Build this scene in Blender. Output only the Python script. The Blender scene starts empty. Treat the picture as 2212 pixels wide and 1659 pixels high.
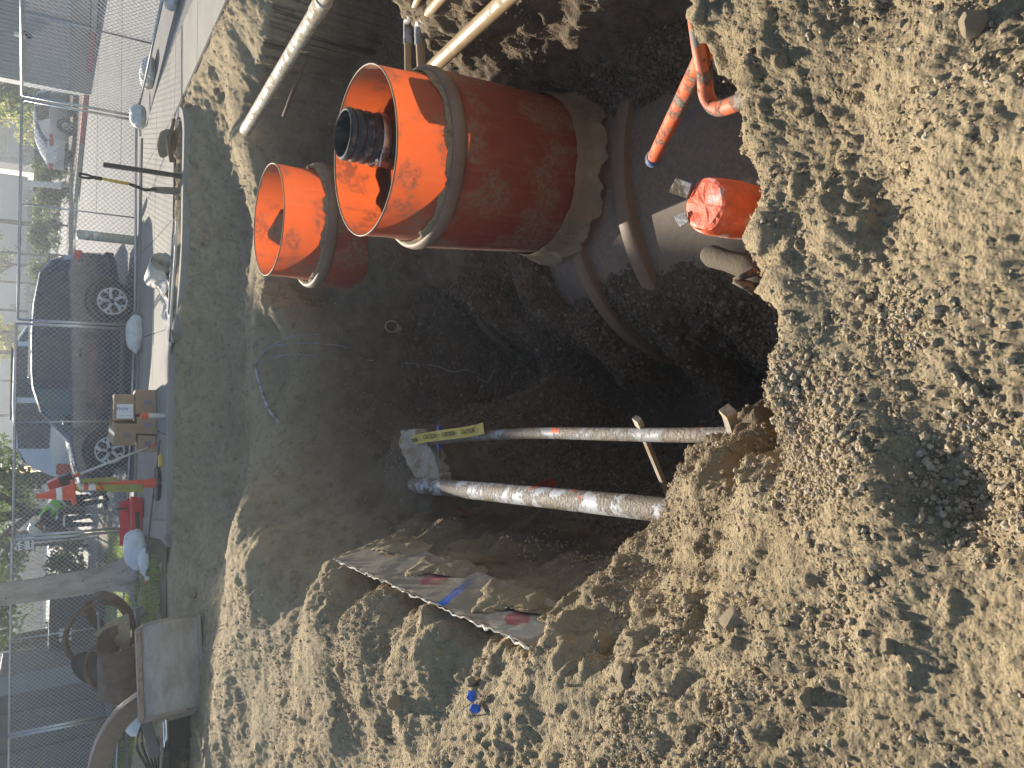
import bpy, bmesh, math, random
import numpy as np
from mathutils import Vector, Matrix, Euler

# ------------------------------------------------------------------ camera
scene = bpy.context.scene
C = scene.collection
R = math.radians
CAM_H, PITCH, ROLL, FPX = 1.5, R(33.0), R(1.0), 740.0
cam_d = bpy.data.cameras.new('camera')
cam = bpy.data.objects.new('camera', cam_d); C.objects.link(cam)
cam_d.sensor_fit = 'HORIZONTAL'; cam_d.sensor_width = 36.0; cam_d.lens = FPX * 36.0 / 1024.0
cam_d.clip_start = 0.05; cam_d.clip_end = 2000.0
_s, _c = math.sin(PITCH), math.cos(PITCH)
f_ = Vector((0, _c, -_s)); r0 = Vector((1, 0, 0)); u0 = Vector((0, _s, _c))
r_ = r0 * math.cos(ROLL) + u0 * math.sin(ROLL)          # the phone is held on its side (world up = picture left)
u_ = u0 * math.cos(ROLL) - r0 * math.sin(ROLL)
M = Matrix(((-u_.x, r_.x, -f_.x, 0), (-u_.y, r_.y, -f_.y, 0), (-u_.z, r_.z, -f_.z, CAM_H), (0, 0, 0, 1)))
cam.matrix_world = M
scene.camera = cam

# ------------------------------------------------------------------ light
SUN_EL, SUN_AZ = R(22.5), R(-8.0)                       # azimuth measured from +Y towards +X
world = bpy.data.worlds.new('World'); scene.world = world; world.use_nodes = True
wn = world.node_tree.nodes; wl = world.node_tree.links; wn.clear()
sky = wn.new('ShaderNodeTexSky'); sky.sky_type = 'NISHITA'; sky.sun_disc = False
sky.sun_elevation = SUN_EL; sky.sun_rotation = SUN_AZ; sky.air_density = 1.0; sky.dust_density = 0.6
bg = wn.new('ShaderNodeBackground'); bg.inputs[1].default_value = 0.08
wo = wn.new('ShaderNodeOutputWorld'); wl.new(sky.outputs[0], bg.inputs[0]); wl.new(bg.outputs[0], wo.inputs[0])
sun_d = bpy.data.lights.new('sun', 'SUN'); sun_d.energy = 5.0; sun_d.angle = R(0.53); sun_d.color = (1.0, 0.905, 0.765)
sun = bpy.data.objects.new('sun', sun_d); C.objects.link(sun)
to_sun = Vector((math.sin(SUN_AZ) * math.cos(SUN_EL), math.cos(SUN_AZ) * math.cos(SUN_EL), math.sin(SUN_EL)))
sun.rotation_euler = to_sun.to_track_quat('Z', 'Y').to_euler(); sun.location = (-3, 10, 12)
scene.view_settings.view_transform = 'Standard'; scene.view_settings.look = 'None'
scene.view_settings.exposure = 1.14; scene.view_settings.gamma = 1.0
scene.view_settings.use_curve_mapping = False
scene.render.engine = 'CYCLES'
scene.cycles.use_denoising = True
scene.cycles.max_bounces = 6; scene.cycles.diffuse_bounces = 4; scene.cycles.transparent_max_bounces = 12
scene.cycles.sample_clamp_indirect = 6.0
try: scene.cycles.denoiser = 'OPENIMAGEDENOISE'
except Exception: pass

# ------------------------------------------------------------------ helpers
K = 1024.0 / 2212.0
def ray(px, py):                                         # px,py measured on a 2212 px wide copy of the picture
    V = px * K; U = 768 - py * K
    A = (U - 384) / FPX; B = (512 - V) / FPX
    return r_ * A + u_ * B + f_
def at(px, py, z=0.0):
    d = ray(px, py); return Vector((0, 0, CAM_H)) + d * ((z - CAM_H) / d.z)
def aty(px, py, y):
    d = ray(px, py); return Vector((0, 0, CAM_H)) + d * (y / d.y)

class MB:
    """collects verts and faces, builds one mesh object"""
    def __init__(s): s.v = []; s.f = []; s.mi = []; s.cur = 0
    def add(s, vs, fs, m=None):
        o = len(s.v); s.v += [tuple(p) for p in vs]; s.f += [tuple(i + o for i in f) for f in fs]
        s.mi += [s.cur if m is None else m] * len(fs); return s
    def box(s, c, d, rot=None, m=None, taper=1.0):
        hx, hy, hz = d[0] / 2, d[1] / 2, d[2] / 2
        vs = [Vector((sx * hx * (taper if sz > 0 else 1), sy * hy * (taper if sz > 0 else 1), sz * hz)) for sz in (-1, 1) for sy in (-1, 1) for sx in (-1, 1)]
        if rot is not None:
            if not isinstance(rot, Matrix): rot = Euler(rot).to_matrix()
            vs = [rot @ v for v in vs]
        c = Vector(c)
        return s.add([v + c for v in vs], [(0, 2, 3, 1), (4, 5, 7, 6), (0, 1, 5, 4), (2, 6, 7, 3), (0, 4, 6, 2), (1, 3, 7, 5)], m)
    def bar(s, a, b, w, h, m=None, up=(0, 0, 1)):
        a = Vector(a); b = Vector(b); d = (b - a); L = d.length; d.normalize()
        x = d.cross(Vector(up));
        if x.length < 1e-4: x = Vector((1, 0, 0))
        x.normalize(); y = x.cross(d)
        rot = Matrix((x, d, y)).transposed()
        return s.box((a + b) / 2, (w, L, h), rot, m)
    def tube(s, pts, r, seg=10, cap=True, m=None, close=False):
        pts = [Vector(p) for p in pts]; n = len(pts)
        rs = r if isinstance(r, (list, tuple)) else [r] * n
        vs = []; fs = []; prev = None
        for i, p in enumerate(pts):
            if close: t = pts[(i + 1) % n] - pts[i - 1]
            else: t = pts[min(i + 1, n - 1)] - pts[max(i - 1, 0)]
            t.normalize()
            if prev is None:
                a = Vector((0, 0, 1)) if abs(t.z) < .9 else Vector((1, 0, 0))
                nrm = t.cross(a).normalized()
            else:
                nrm = (prev - t * prev.dot(t))
                nrm = nrm.normalized() if nrm.length > 1e-6 else t.orthogonal().normalized()
            prev = nrm; bn = t.cross(nrm)
            for k in range(seg):
                th = 2 * math.pi * k / seg
                vs.append(p + (nrm * math.cos(th) + bn * math.sin(th)) * rs[i])
        for i in range(n if close else n - 1):
            j = (i + 1) % n
            for k in range(seg):
                fs.append((i * seg + k, i * seg + (k + 1) % seg, j * seg + (k + 1) % seg, j * seg + k))
        if cap and not close:
            fs.append(tuple(range(seg))[::-1]); fs.append(tuple((n - 1) * seg + k for k in range(seg)))
        return s.add(vs, fs, m)
    def lathe(s, prof, c=(0, 0, 0), seg=48, axis='z', m=None, cap0=False, cap1=False, arc=None, wob=None):
        vs = []; fs = []; c = Vector(c); n = len(prof)
        a0, a1 = arc if arc else (0, 2 * math.pi); ns = seg if not arc else seg + 1
        for i, (r, z) in enumerate(prof):
            for k in range(ns):
                th = a0 + (a1 - a0) * k / seg
                rr = r * (wob(th, z) if wob else 1)
                x, y = rr * math.cos(th), rr * math.sin(th)
                p = {'z': Vector((x, y, z)), 'y': Vector((x, z, y)), 'x': Vector((z, x, y))}[axis]
                vs.append(p + c)
        for i in range(n - 1):
            for k in range(seg):
                k2 = (k + 1) % ns if not arc else k + 1
                fs.append((i * ns + k, i * ns + k2, (i + 1) * ns + k2, (i + 1) * ns + k))
        if cap0: fs.append(tuple(range(ns))[::-1])
        if cap1: fs.append(tuple((n - 1) * ns + k for k in range(ns)))
        return s.add(vs, fs, m)
    def prism(s, poly, d0, d1, frame, m=None):
        """poly = 2D points in the frame's (a,b) plane, extruded along its third axis from d0 to d1; frame=(origin,a,b,n)"""
        o, a, b, n = [Vector(q) for q in frame]; N = len(poly)
        vs = [o + a * p[0] + b * p[1] + n * d for d in (d0, d1) for p in poly]
        fs = [tuple(range(N))[::-1], tuple(range(N, 2 * N))] + [(i, (i + 1) % N, N + (i + 1) % N, N + i) for i in range(N)]
        return s.add(vs, fs, m)
    def xf(s, mat):
        s.v = [tuple(mat @ Vector(p)) for p in s.v]; return s
    def build(s, name, mats, parent=None, smooth=False, angle=None, bevel=0):
        me = bpy.data.meshes.new(name); me.from_pydata(s.v, [], s.f); me.update()
        mats = mats if isinstance(mats, (list, tuple)) else [mats]
        for mm in mats: me.materials.append(MT[mm] if isinstance(mm, str) else mm)
        if len(mats) > 1: me.polygons.foreach_set('material_index', s.mi)
        bm = bmesh.new(); bm.from_mesh(me); bmesh.ops.recalc_face_normals(bm, faces=bm.faces)
        if bevel: bmesh.ops.bevel(bm, geom=[e for e in bm.edges if e.is_manifold and e.calc_face_angle(0) > .5], offset=bevel, segments=2, affect='EDGES', profile=.6)
        bm.to_mesh(me); bm.free()
        if smooth or angle:
            me.polygons.foreach_set('use_smooth', [True] * len(me.polygons))
            if angle: me.set_sharp_from_angle(angle=R(angle))
        o = bpy.data.objects.new(name, me); C.objects.link(o)
        if parent: o.parent = parent
        return o

def tag(o, label=None, cat=None, group=None, kind=None):
    if label: o['label'] = label
    if cat: o['category'] = cat
    if group: o['group'] = group
    if kind: o['kind'] = kind
    return o
def thing(name, label, cat, loc=(0, 0, 0), rz=0.0, group=None, rot=None):
    o = bpy.data.objects.new(name, None); C.objects.link(o); o.location = loc
    o.rotation_euler = rot if rot else (0, 0, rz); o.empty_display_size = .1
    return tag(o, label, cat, group)
def copy_tree(o, parent=None):
    c = o.copy(); C.objects.link(c)
    if parent: c.parent = parent
    for ch in o.children: copy_tree(ch, c)
    return c

# ------------------------------------------------------------------ noise
def _h(ix, iy, iz, seed):
    h = (ix.astype(np.int64) * 374761393 + iy.astype(np.int64) * 668265263 + iz.astype(np.int64) * 2147483647 + seed * 1274126177) & 0xFFFFFFFF
    h = ((h ^ (h >> 13)) * 1274126177) & 0xFFFFFFFF
    h = h ^ (h >> 16)
    return (h & 0xFFFF).astype(np.float32) / 32767.5 - 1.0
def vnoise(p, freq, seed=0):
    q = p * freq; i = np.floor(q).astype(np.int64); f = (q - i).astype(np.float32); f = f * f * (3 - 2 * f)
    x, y, z = i[:, 0], i[:, 1], i[:, 2]; u, v, w = f[:, 0], f[:, 1], f[:, 2]
    def L(a, b, t): return a + (b - a) * t
    r = []
    for dz in (0, 1):
        a = L(_h(x, y, z + dz, seed), _h(x + 1, y, z + dz, seed), u)
        b = L(_h(x, y + 1, z + dz, seed), _h(x + 1, y + 1, z + dz, seed), u)
        r.append(L(a, b, v))
    return L(r[0], r[1], w)
def worley(q, freq, seed=0):
    """distance to the nearest cell point and that cell's random number, in the plane"""
    q = q * freq; i = np.floor(q).astype(np.int64); best = np.full(len(q), 9., np.float32); rnd = np.zeros(len(q), np.float32)
    for dx in (-1, 0, 1):
        for dy in (-1, 0, 1):
            cx_, cy_ = i[:, 0] + dx, i[:, 1] + dy; o_ = np.zeros_like(cx_)
            px_ = cx_ + .5 + .45 * _h(cx_, cy_, o_, seed); py_ = cy_ + .5 + .45 * _h(cx_, cy_, o_ + 1, seed)
            d = np.sqrt((q[:, 0] - px_) ** 2 + (q[:, 1] - py_) ** 2).astype(np.float32); k = d < best
            best[k] = d[k]; rnd[k] = _h(cx_, cy_, o_ + 2, seed)[k]
    return best, rnd

# ------------------------------------------------------------------ materials
MT = {}
class NT:
    def __init__(s, name):
        s.m = bpy.data.materials.new(name); s.m.use_nodes = True; s.t = s.m.node_tree; s.t.nodes.clear(); MT[name] = s.m
        s.out = s.t.nodes.new('ShaderNodeOutputMaterial'); s.b = s.t.nodes.new('ShaderNodeBsdfPrincipled')
        s.t.links.new(s.b.outputs[0], s.out.inputs[0]); s.tc = s.t.nodes.new('ShaderNodeTexCoord')
    def n(s, typ, **kw):
        x = s.t.nodes.new('ShaderNode' + typ)
        for k, v in kw.items():
            if k.startswith('i_'): x.inputs[k[2:].replace('_', ' ')].default_value = v
            else: setattr(x, k, v)
        return x
    def l(s, a, b): s.t.links.new(a, b)
    def noise(s, scale, detail=4, rough=.6, coord='Object', dist=0.0):
        x = s.n('TexNoise', i_Scale=scale, i_Detail=detail, i_Roughness=rough, i_Distortion=dist); s.l(s.tc.outputs[coord], x.inputs[0]); return x.outputs[0]
    def ramp(s, fac, stops):
        x = s.n('ValToRGB'); e = x.color_ramp.elements
        while len(e) > 1: e.remove(e[0])
        e[0].position, e[0].color = stops[0][0], (*stops[0][1], 1)
        for p, c in stops[1:]:
            q = e.new(p); q.color = (*c, 1)
        s.l(fac, x.inputs[0]); return x.outputs[0]
    def mix(s, fac, a, b, mode='MIX'):
        x = s.n('Mix', data_type='RGBA', blend_type=mode)
        for v, i in ((fac, 0), (a, 6), (b, 7)):
            if hasattr(v, 'links'): s.l(v, x.inputs[i])
            else: x.inputs[i].default_value = v if i == 0 else (*v, 1)
        return x.outputs[2]
    def math(s, op, a, b=0.0, clamp=False):
        x = s.n('Math', operation=op, use_clamp=clamp)
        for v, i in ((a, 0), (b, 1)):
            if hasattr(v, 'links'): s.l(v, x.inputs[i])
            else: x.inputs[i].default_value = v
        return x.outputs[0]
    def bump(s, h, strength=.5, dist=.01, prev=None):
        x = s.n('Bump', i_Strength=strength, i_Distance=dist); s.l(h, x.inputs['Height'])
        if prev: s.l(prev, x.inputs['Normal'])
        return x.outputs[0]
    def set(s, col=None, rough=None, metal=None, normal=None, **kw):
        for k, v in (('Base Color', col), ('Roughness', rough), ('Metallic', metal), ('Normal', normal)):
            if v is None: continue
            if hasattr(v, 'links'): s.l(v, s.b.inputs[k])
            else: s.b.inputs[k].default_value = (*v, 1) if k == 'Base Color' else v
        for k, v in kw.items(): s.b.inputs[k.replace('_', ' ')].default_value = v
        return s.m
def band(t, fac, lo, hi):
    x = t.n('MapRange'); x.clamp = True; x.interpolation_type = 'SMOOTHSTEP'
    t.l(fac, x.inputs[0]); x.inputs[1].default_value = lo; x.inputs[2].default_value = hi; return x.outputs[0]

def simple(name, col, rough=.6, metal=0.0, var=.25, scale=6.0, bump=.0, dirt=0.0, dirtcol=(.22, .17, .11), dscale=9.0, **kw):
    """paint / plastic / metal with uneven tone, optional dust and fine relief"""
    t = NT(name)
    n1 = t.noise(scale, 5, .65)
    dark = tuple(c * (1 - var) for c in col); lite = tuple(min(1, c * (1 + var * .6)) for c in col)
    c = t.ramp(n1, [(.3, dark), (.7, lite)])
    rg = t.math('ADD', t.math('MULTIPLY', t.noise(scale * 2.3, 3), .25), rough - .12)
    if dirt:
        mask = band(t, t.noise(dscale, 8, .7), .62 - .35 * dirt, .72 - .25 * dirt)
        c = t.mix(mask, c, dirtcol); rg = t.mix(mask, rg, (.95, .95, .95))
    nr = None
    if bump: nr = t.bump(t.noise(scale * 9, 6, .7), .5, bump)
    return t.set(c, rg, metal, nr, **kw)

# soil: dry sandy crust above, moister browner subsoil below the top layer
def soil(name, tint=1.0, gravel=0.0):
    t = NT(name)
    n1 = t.noise(1.3, 6, .6); n2 = t.noise(14, 8, .7); n3 = t.noise(90, 4, .7)
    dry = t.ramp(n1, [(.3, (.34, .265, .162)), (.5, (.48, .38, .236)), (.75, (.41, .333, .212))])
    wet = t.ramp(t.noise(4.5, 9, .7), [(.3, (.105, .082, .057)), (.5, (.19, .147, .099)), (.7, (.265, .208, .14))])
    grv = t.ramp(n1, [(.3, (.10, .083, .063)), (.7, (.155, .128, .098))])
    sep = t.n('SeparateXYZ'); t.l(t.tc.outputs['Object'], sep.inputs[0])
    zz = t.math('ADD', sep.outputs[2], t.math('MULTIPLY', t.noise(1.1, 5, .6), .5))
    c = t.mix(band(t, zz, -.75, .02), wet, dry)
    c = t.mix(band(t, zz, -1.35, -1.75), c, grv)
    c = t.mix(t.math('MULTIPLY', band(t, n2, .5, .66), .6), c, (.19, .15, .10))
    c = t.mix(t.math('MULTIPLY', band(t, n3, .55, .75), .5), c, (.52, .43, .30))
    c = t.mix(t.math('MULTIPLY', band(t, t.noise(170, 3, .7), .55, .68), .4), c, (.13, .10, .066))
    v = t.n('TexVoronoi', i_Scale=120.0); t.l(t.tc.outputs['Object'], v.inputs[0])
    nb = t.bump(t.noise(75, 9, .82), 1.0, .013)
    nb = t.bump(v.outputs['Distance'], .9, -.006, nb)
    return t.set(c, .97, 0, nb, Specular_IOR_Level=.15)
soil('soil')
def pebblemat(name, cols):
    t = NT(name); oi = t.n('ObjectInfo')
    c = t.ramp(oi.outputs['Random'], cols)
    c = t.mix(t.math('MULTIPLY', t.noise(60, 4), .5), c, (.27, .21, .14))
    return t.set(c, .9, 0, t.bump(t.noise(120, 4), .4, .003), Specular_IOR_Level=.25)
pebblemat('pebble', [(0, (.38, .29, .18)), (.4, (.43, .34, .21)), (.65, (.35, .29, .20)), (.85, (.48, .41, .30)), (1, (.27, .22, .16))])
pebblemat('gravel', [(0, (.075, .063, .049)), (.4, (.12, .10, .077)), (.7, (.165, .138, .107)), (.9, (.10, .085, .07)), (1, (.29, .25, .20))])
t = NT('rock'); c = t.ramp(t.noise(9, 6), [(.3, (.30, .235, .15)), (.7, (.42, .335, .22))])
t.set(c, .95, 0, t.bump(t.noise(30, 8, .7), .8, .012))

# ------------------------------------------------------------------ the excavated ground
def W(px, py, z): p = at(px, py, z); return (p.x, p.y, z)
cp = []
# surrounding level and behind the camera
for x in (-9, -6, -4, -2, 0, 2, 4, 6, 9): cp += [(x, -3.0, 0.0)]
cp += [(0, 0, 0), (-.6, .4, .0), (.6, .4, 0), (-1.6, .6, .02), (1.6, .7, .0), (3, .8, 0.0), (-3, .8, .03), (-5, 3, .08), (-8, 6, .1), (-7, 10, .1), (-8, 13, .05), (-5, 13, .0), (-3, 13, -.02), (0, 13, -.14), (3, 13, -.14), (6, 13, -.14), (9, 13, -.14), (6, 9, -.14), (5, 7, -.14), (5, 4, -.02), (4, 3, 0), (6, 2, 0), (9, 4, -.1)]
cp += [W(*q) for q in ((2000, 300, 0), (2000, 800, 0), (2050, 1300, 0), (1850, 100, 0), (1800, 500, -.01), (1800, 1080, -.02), (1760, 700, -.02), (1800, 1450, 0), (2100, 1620, .0), (1600, 1640, .03), (1300, 1640, .02), (1000, 1640, .03))]
# near rim, then the hidden face under it
rim = [W(*q) for q in ((1493, -60, -.04), (1497, 40, -.04), (1520, 105, -.05), (1605, 185, -.08), (1600, 290, -.12), (1632, 380, -.13), (1640, 480, -.12), (1632, 555, -.10), (1672, 620, -.06), (1688, 690, -.05), (1676, 780, -.05), (1668, 860, -.05), (1672, 915, -.06))]
cp += rim
for x, y, z in rim: cp += [(x, y + .13, -.95), (x, y + .32, -2.0), (x, y - .07, z + .004), (x, y - .18, z + .014), (x, y - .38, min(0, z + .03))]
# near-left bank sloping down to the pipes
cp += [W(*q) for q in ((1640, 965, -.25), (1580, 965, -.55), (1520, 962, -.84), (1508, 1010, -.9), (1485, 1070, -.84), (1450, 1112, -.84), (1405, 1140, -.86), (1352, 1180, -.82), (1335, 1235, -.70), (1275, 1255, -.62), (1245, 1258, -.60),
      (1600, 1050, -.42), (1560, 1150, -.38), (1450, 1210, -.45), (1420, 1290, -.30), (1330, 1330, -.28), (1650, 1150, -.16), (1600, 1280, -.10), (1500, 1400, -.06), (1350, 1420, -.06), (1220, 1410, -.06), (1720, 1010, -.08))]
drop = [W(*q) for q in ((1508, 975, -.9), (1490, 1020, -.9), (1465, 1070, -.84), (1400, 1125, -.86), (1340, 1175, -.82))]
for x, y, z in drop: cp += [(x + .02, y + .16, -1.7), (x + .04, y + .34, -2.45)]
# left ledge
led = [W(*q) for q in ((1245, 1236, -.60), (1150, 1232, -.60), (1062, 1222, -.62), (1000, 1188, -.68), (930, 1160, -.74), (870, 1140, -.8))]
cp += led
for x, y, z in led[:-2]: cp += [(x + .13, y + .02, -1.5), (x + .3, y + .05, -2.3)]
# under the tilted slab and the plateau on the left
cp += [W(*q) for q in ((745, 1206, -.19), (850, 1252, -.19), (950, 1294, -.19), (1050, 1340, -.19), (1140, 1380, -.19), (800, 1185, -.29), (1080, 1290, -.29), (1190, 1340, -.27), (940, 1225, -.29))]
cp += [W(*q) for q in ((732, 1234, -.09), (845, 1282, -.09), (950, 1330, -.09), (1055, 1378, -.09), (1145, 1416, -.09), (560, 1170, .02), (535, 1090, -.02), (515, 1200, .08), (500, 1330, .10), (482, 1450, .12), (458, 1600, .16))]
_pz = lambda y: np.interp(y, [1.0, 2.0, 3.0, 4.0, 5.0, 6.0, 6.7], [.04, .0, -.03, -.04, -.02, .03, .09])
cp += [(x, y, float(_pz(y))) for x, ys_ in ((-1.32, (2.2, 2.8, 3.4, 4.0, 4.6)), (-1.75, (1.4, 2.0, 2.7, 3.4, 4.1, 4.8, 5.5)), (-2.4, (1.8, 2.6, 3.4, 4.2, 5.0, 5.8, 6.5)), (-3.2, (2.4, 3.4, 4.4, 5.4, 6.4)), (-4.2, (3.5, 5, 6.5))) for y in ys_]
# low ground behind that ridge
cp += [(-1.2, 8.7, -.3), (-2, 8.9, -.2), (-3, 9.0, -.12), (-4.5, 9.2, -.05), (-6, 8.5, .0), (-2.2, 10.2, -.06), (-3.5, 10.8, -.03), (-5, 11, 0)]
# far bank below the kerb
for x in (-1.9, -1.5, -1.1, -.7, -.3, .1): cp += [(x, 10.4, -.08), (x, 10.24, -.05), (x, 10.1, -.15)]
for x, y in ((.9, 9.85), (1.5, 9.62), (2.2, 9.6), (2.9, 9.55)): cp += [(x, y, -.08)]
cp += [(x, 10.7, -.14) for x in (-1.5, 0, 1.5, 3)] + [(3.9, 9.6, -.14), (3.95, 8, -.14), (4.6, 7.4, -.14)]
cp += [W(*q) for q in ((552, 640, -.38), (548, 700, -.38), (546, 780, -.38), (546, 880, -.38), (545, 970, -.33), (540, 1040, -.2), (620, 690, -.6), (620, 830, -.58), (630, 960, -.44), (620, 1070, -.30), (720, 690, -.82), (720, 840, -.78), (720, 980, -.70), (720, 1080, -.60), (820, 720, -1.12), (820, 860, -1.12), (800, 960, -.95), (820, 1080, -.85))]
# low ground between that lip and the kerb
cp += [q for x in (-1.3, -.7, -.1, .5) for q in ((x, 8.0, -.46), (x, 8.7, -.47), (x, 9.4, -.38), (x, 9.95, -.22))] + [(1.0, 8.3, -.5), (1.0, 9.0, -.45), (1.6, 9.0, -.4)]
# bank where the pipes come out
cp += [W(*q) for q in ((868, 935, -1.02), (890, 1000, -.95), (870, 1060, -.88), (910, 1070, -.93), (945, 1045, -.98), (925, 945, -1.05), (900, 1120, -.88), (1000, 1000, -1.18), (1000, 1110, -1.1), (1200, 1000, -1.85), (1200, 1130, -1.3), (1300, 1000, -2.2), (1300, 1180, -1.2), (1400, 1000, -2.5))]
# floor
cp += [W(*q) for q in ((900, 720, -1.42), (900, 850, -1.45), (1000, 720, -1.76), (1000, 850, -1.8), (1100, 880, -2.15), (1100, 720, -2.05), (1200, 800, -2.42), (1350, 800, -2.6), (1350, 900, -2.6), (1500, 800, -2.62), (1650, 800, -2.66), (1650, 700, -2.08), (1500, 700, -2.0), (1500, 930, -2.62), (1300, 690, -1.88), (1400, 700, -1.94))]
cp += [(.74, 3.7, -1.72), (.72, 3.3, -1.75), (.70, 2.9, -1.78), (.68, 2.5, -1.82), (.68, 2.2, -1.85), (.5, 3.6, -1.80), (.48, 3.1, -1.84), (.46, 2.6, -1.9), (.2, 3.5, -2.08), (.18, 2.9, -2.16), (-.05, 3.4, -2.4), (-.05, 2.7, -2.45)]
# soil between tank, risers and floor
cp += [W(*q) for q in ((640, 625, -.62), (700, 640, -.80), (790, 610, -.95), (830, 555, -.92), (950, 620, -1.3), (1050, 650, -1.75), (1150, 640, -1.85), (1250, 635, -1.92), (930, 560, -1.25))]
cp += [(.5, 4.5, -1.7), (.3, 4.3, -1.95), (.7, 4.5, -1.52), (.12, 4.2, -2.15), (.55, 4.2, -1.76), (.62, 5.2, -1.45), (.35, 4.9, -1.85), (.95, 5.0, -1.3)]
cp += [(1.3, 7.3, -.28), (.75, 7.2, -.3), (1.7, 7.2, -.42), (1.35, 6.9, -.32), (.7, 6.95, -.4), (1.0, 7.9, -.55), (1.8, 8.6, -.55), (1.35, 5.4, -1.1), (1.9, 6.2, -1.1), (1.95, 5.2, -1.25)]
# recess on the right and the spur of the right-hand wall
cp += [(2.9, 5.8, -1.5), (2.9, 6.5, -1.45), (3.5, 5.9, -1.5), (3.6, 6.5, -1.4), (2.75, 5.1, -1.3), (3.3, 5.35, -1.35), (4.2, 5.9, -1.3), (4.2, 6.5, -1.2), (2.4, 6.5, -1.3), (2.3, 5.6, -1.35), (2.2, 7.3, -1.2), (2.9, 7.05, -1.15), (3.5, 6.85, -1.25), (4.8, 5.5, -.4), (4.9, 6.4, -.3), (3.0, 7.38, -.26), (3.55, 7.15, -.22), (2.9, 7.75, -.22), (2.3, 7.75, -.36), (4.1, 7.0, -.18), (2.5, 8.3, -.28), (1.9, 8.2, -.42), (3.1, 8.4, -.2), (2.3, 9.0, -.42), (5, 5.8, -.1), (3.4, 4.7, -.1)]
cp += [(2.25, 4.7, -1.0), (2.55, 4.65, -.55), (2.95, 4.6, -.15), (2.2, 4.1, -.95), (2.55, 3.9, -.45), (2.95, 3.7, -.05), (2.1, 3.4, -1.05), (2.45, 3.2, -.45), (2.8, 3.0, -.04), (2.0, 2.7, -1.15), (2.3, 2.5, -.35), (2.55, 2.35, -.03), (1.8, 2.2, -1.2), (2.0, 1.85, -.1), (1.55, 1.85, -1.1), (1.5, 1.5, -.06), (1.95, 4.5, -1.45), (1.9, 3.7, -1.5), (1.75, 3.0, -1.55), (1.5, 2.4, -1.6), (1.2, 2.0, -1.6), (.8, 2.2, -1.8)]
cp = np.array(cp, dtype=np.float64)
def _phi(d2): return np.sqrt(d2 + .06 ** 2)
_n = len(cp)
_A = np.zeros((_n + 3, _n + 3)); _A[:_n, :_n] = _phi(((cp[:, None, :2] - cp[None, :, :2]) ** 2).sum(-1)) - np.eye(_n) * .012
_A[:_n, _n] = 1; _A[:_n, _n + 1:] = cp[:, :2]; _A[_n:, :_n] = _A[:_n, _n:].T
_w = np.linalg.solve(_A, np.concatenate([cp[:, 2], np.zeros(3)]))
# lumps and hollows seen in the foreground: image place, radius, height
LUMPS = [(1945, 1060, .10, .07), (2050, 1075, .11, -.06), (1290, 1375, .09, .05), (1225, 1405, .10, -.05), (940, 1380, .14, .03), (985, 1400, .16, -.05), (985, 1300, .12, -.04), (870, 1480, .12, .03), (900, 1470, .13, -.03), (720, 1590, .15, .05), (765, 1600, .2, -.05), (1700, 1250, .09, .03), (1750, 1280, .10, -.035), (2140, 60, .16, -.07), (2060, 40, .12, .04), (1430, 1350, .10, -.05), (1395, 1330, .1, .04), (650, 1470, .2, .02), (700, 1440, .22, -.02), (1850, 900, .12, .025), (1560, 1480, .12, .04), (1600, 1500, .14, -.04), (830, 1620, .2, -.06), (1130, 1540, .13, .05), (1160, 1550, .16, -.05), (1950, 1400, .12, .04), (2000, 1400, .14, -.04)]
LUMPS = [(*at(a, b, 0).xy, r, h) for a, b, r, h in LUMPS]
_kp = [(-2.0, 10.36), (.25, 10.36), (.55, 10.12), (.9, 9.78), (1.5, 9.56), (2.3, 9.54), (2.85, 9.52), (3.15, 9.64), (3.28, 9.94)]
KERB_SEGS = [(a, b, -.045, .8) for a, b in zip(_kp, _kp[1:])] + [((3.44, 9.9), (3.62, 7.3), -.03, .45)]
def base_height(x, y):
    out = np.empty_like(x)
    for i in range(0, len(x), 40000):
        xs = x[i:i + 40000, None]; ys = y[i:i + 40000, None]
        ph = np.sqrt((xs - cp[None, :, 0]) ** 2 + (ys - cp[None, :, 1]) ** 2 + .06 ** 2)
        out[i:i + 40000] = ph @ _w[:_n] + _w[_n] + xs[:, 0] * _w[_n + 1] + ys[:, 0] * _w[_n + 2]
    for lx, ly, r, h in LUMPS:
        out += h * np.exp(-((x - lx) ** 2 + (y - ly) ** 2) / (r * r))
    for (ax, ay), (bx, by), z0, sl in KERB_SEGS:
        k = (x > min(ax, bx) - .7) & (x < max(ax, bx) + .7) & (y > min(ay, by) - .7) & (y < max(ay, by) + .3)
        if not k.any(): continue
        xx, yy = x[k], y[k]; t_ = np.clip(((xx - ax) * (bx - ax) + (yy - ay) * (by - ay)) / ((bx - ax) ** 2 + (by - ay) ** 2), 0, 1)
        d_ = np.hypot(xx - ax - t_ * (bx - ax), yy - ay - t_ * (by - ay)); out[k] = np.maximum(out[k], np.where(d_ < .6, z0 - sl * np.maximum(d_ - .08, 0), -9))
    return np.clip(out, -2.9, .35)
ys = list(np.arange(-2.9, .4, .1)); y = .4
while y < 13.2: ys.append(y); y += .0062 + .0027 * y
ys = np.array(ys); NC = 800
sx = np.linspace(-1, 1, NC)
hw = np.where(ys > .4, 1.35 + .63 * ys, 1.6 + (0.4 - ys) * 1.0)
GX = (sx[None, :] * hw[:, None]); GY = np.repeat(ys[:, None], NC, 1)
GX = GX + .0; Z = base_height(GX.ravel(), GY.ravel()).reshape(GX.shape)
P3 = np.stack([GX, GY, Z], -1)
du = np.gradient(P3, axis=1); dv = np.gradient(P3, axis=0)
N3 = np.cross(du, dv); N3 /= np.linalg.norm(N3, axis=-1, keepdims=True) + 1e-9
pf = P3.reshape(-1, 3)
slope = 1 - N3.reshape(-1, 3)[:, 2]
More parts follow.
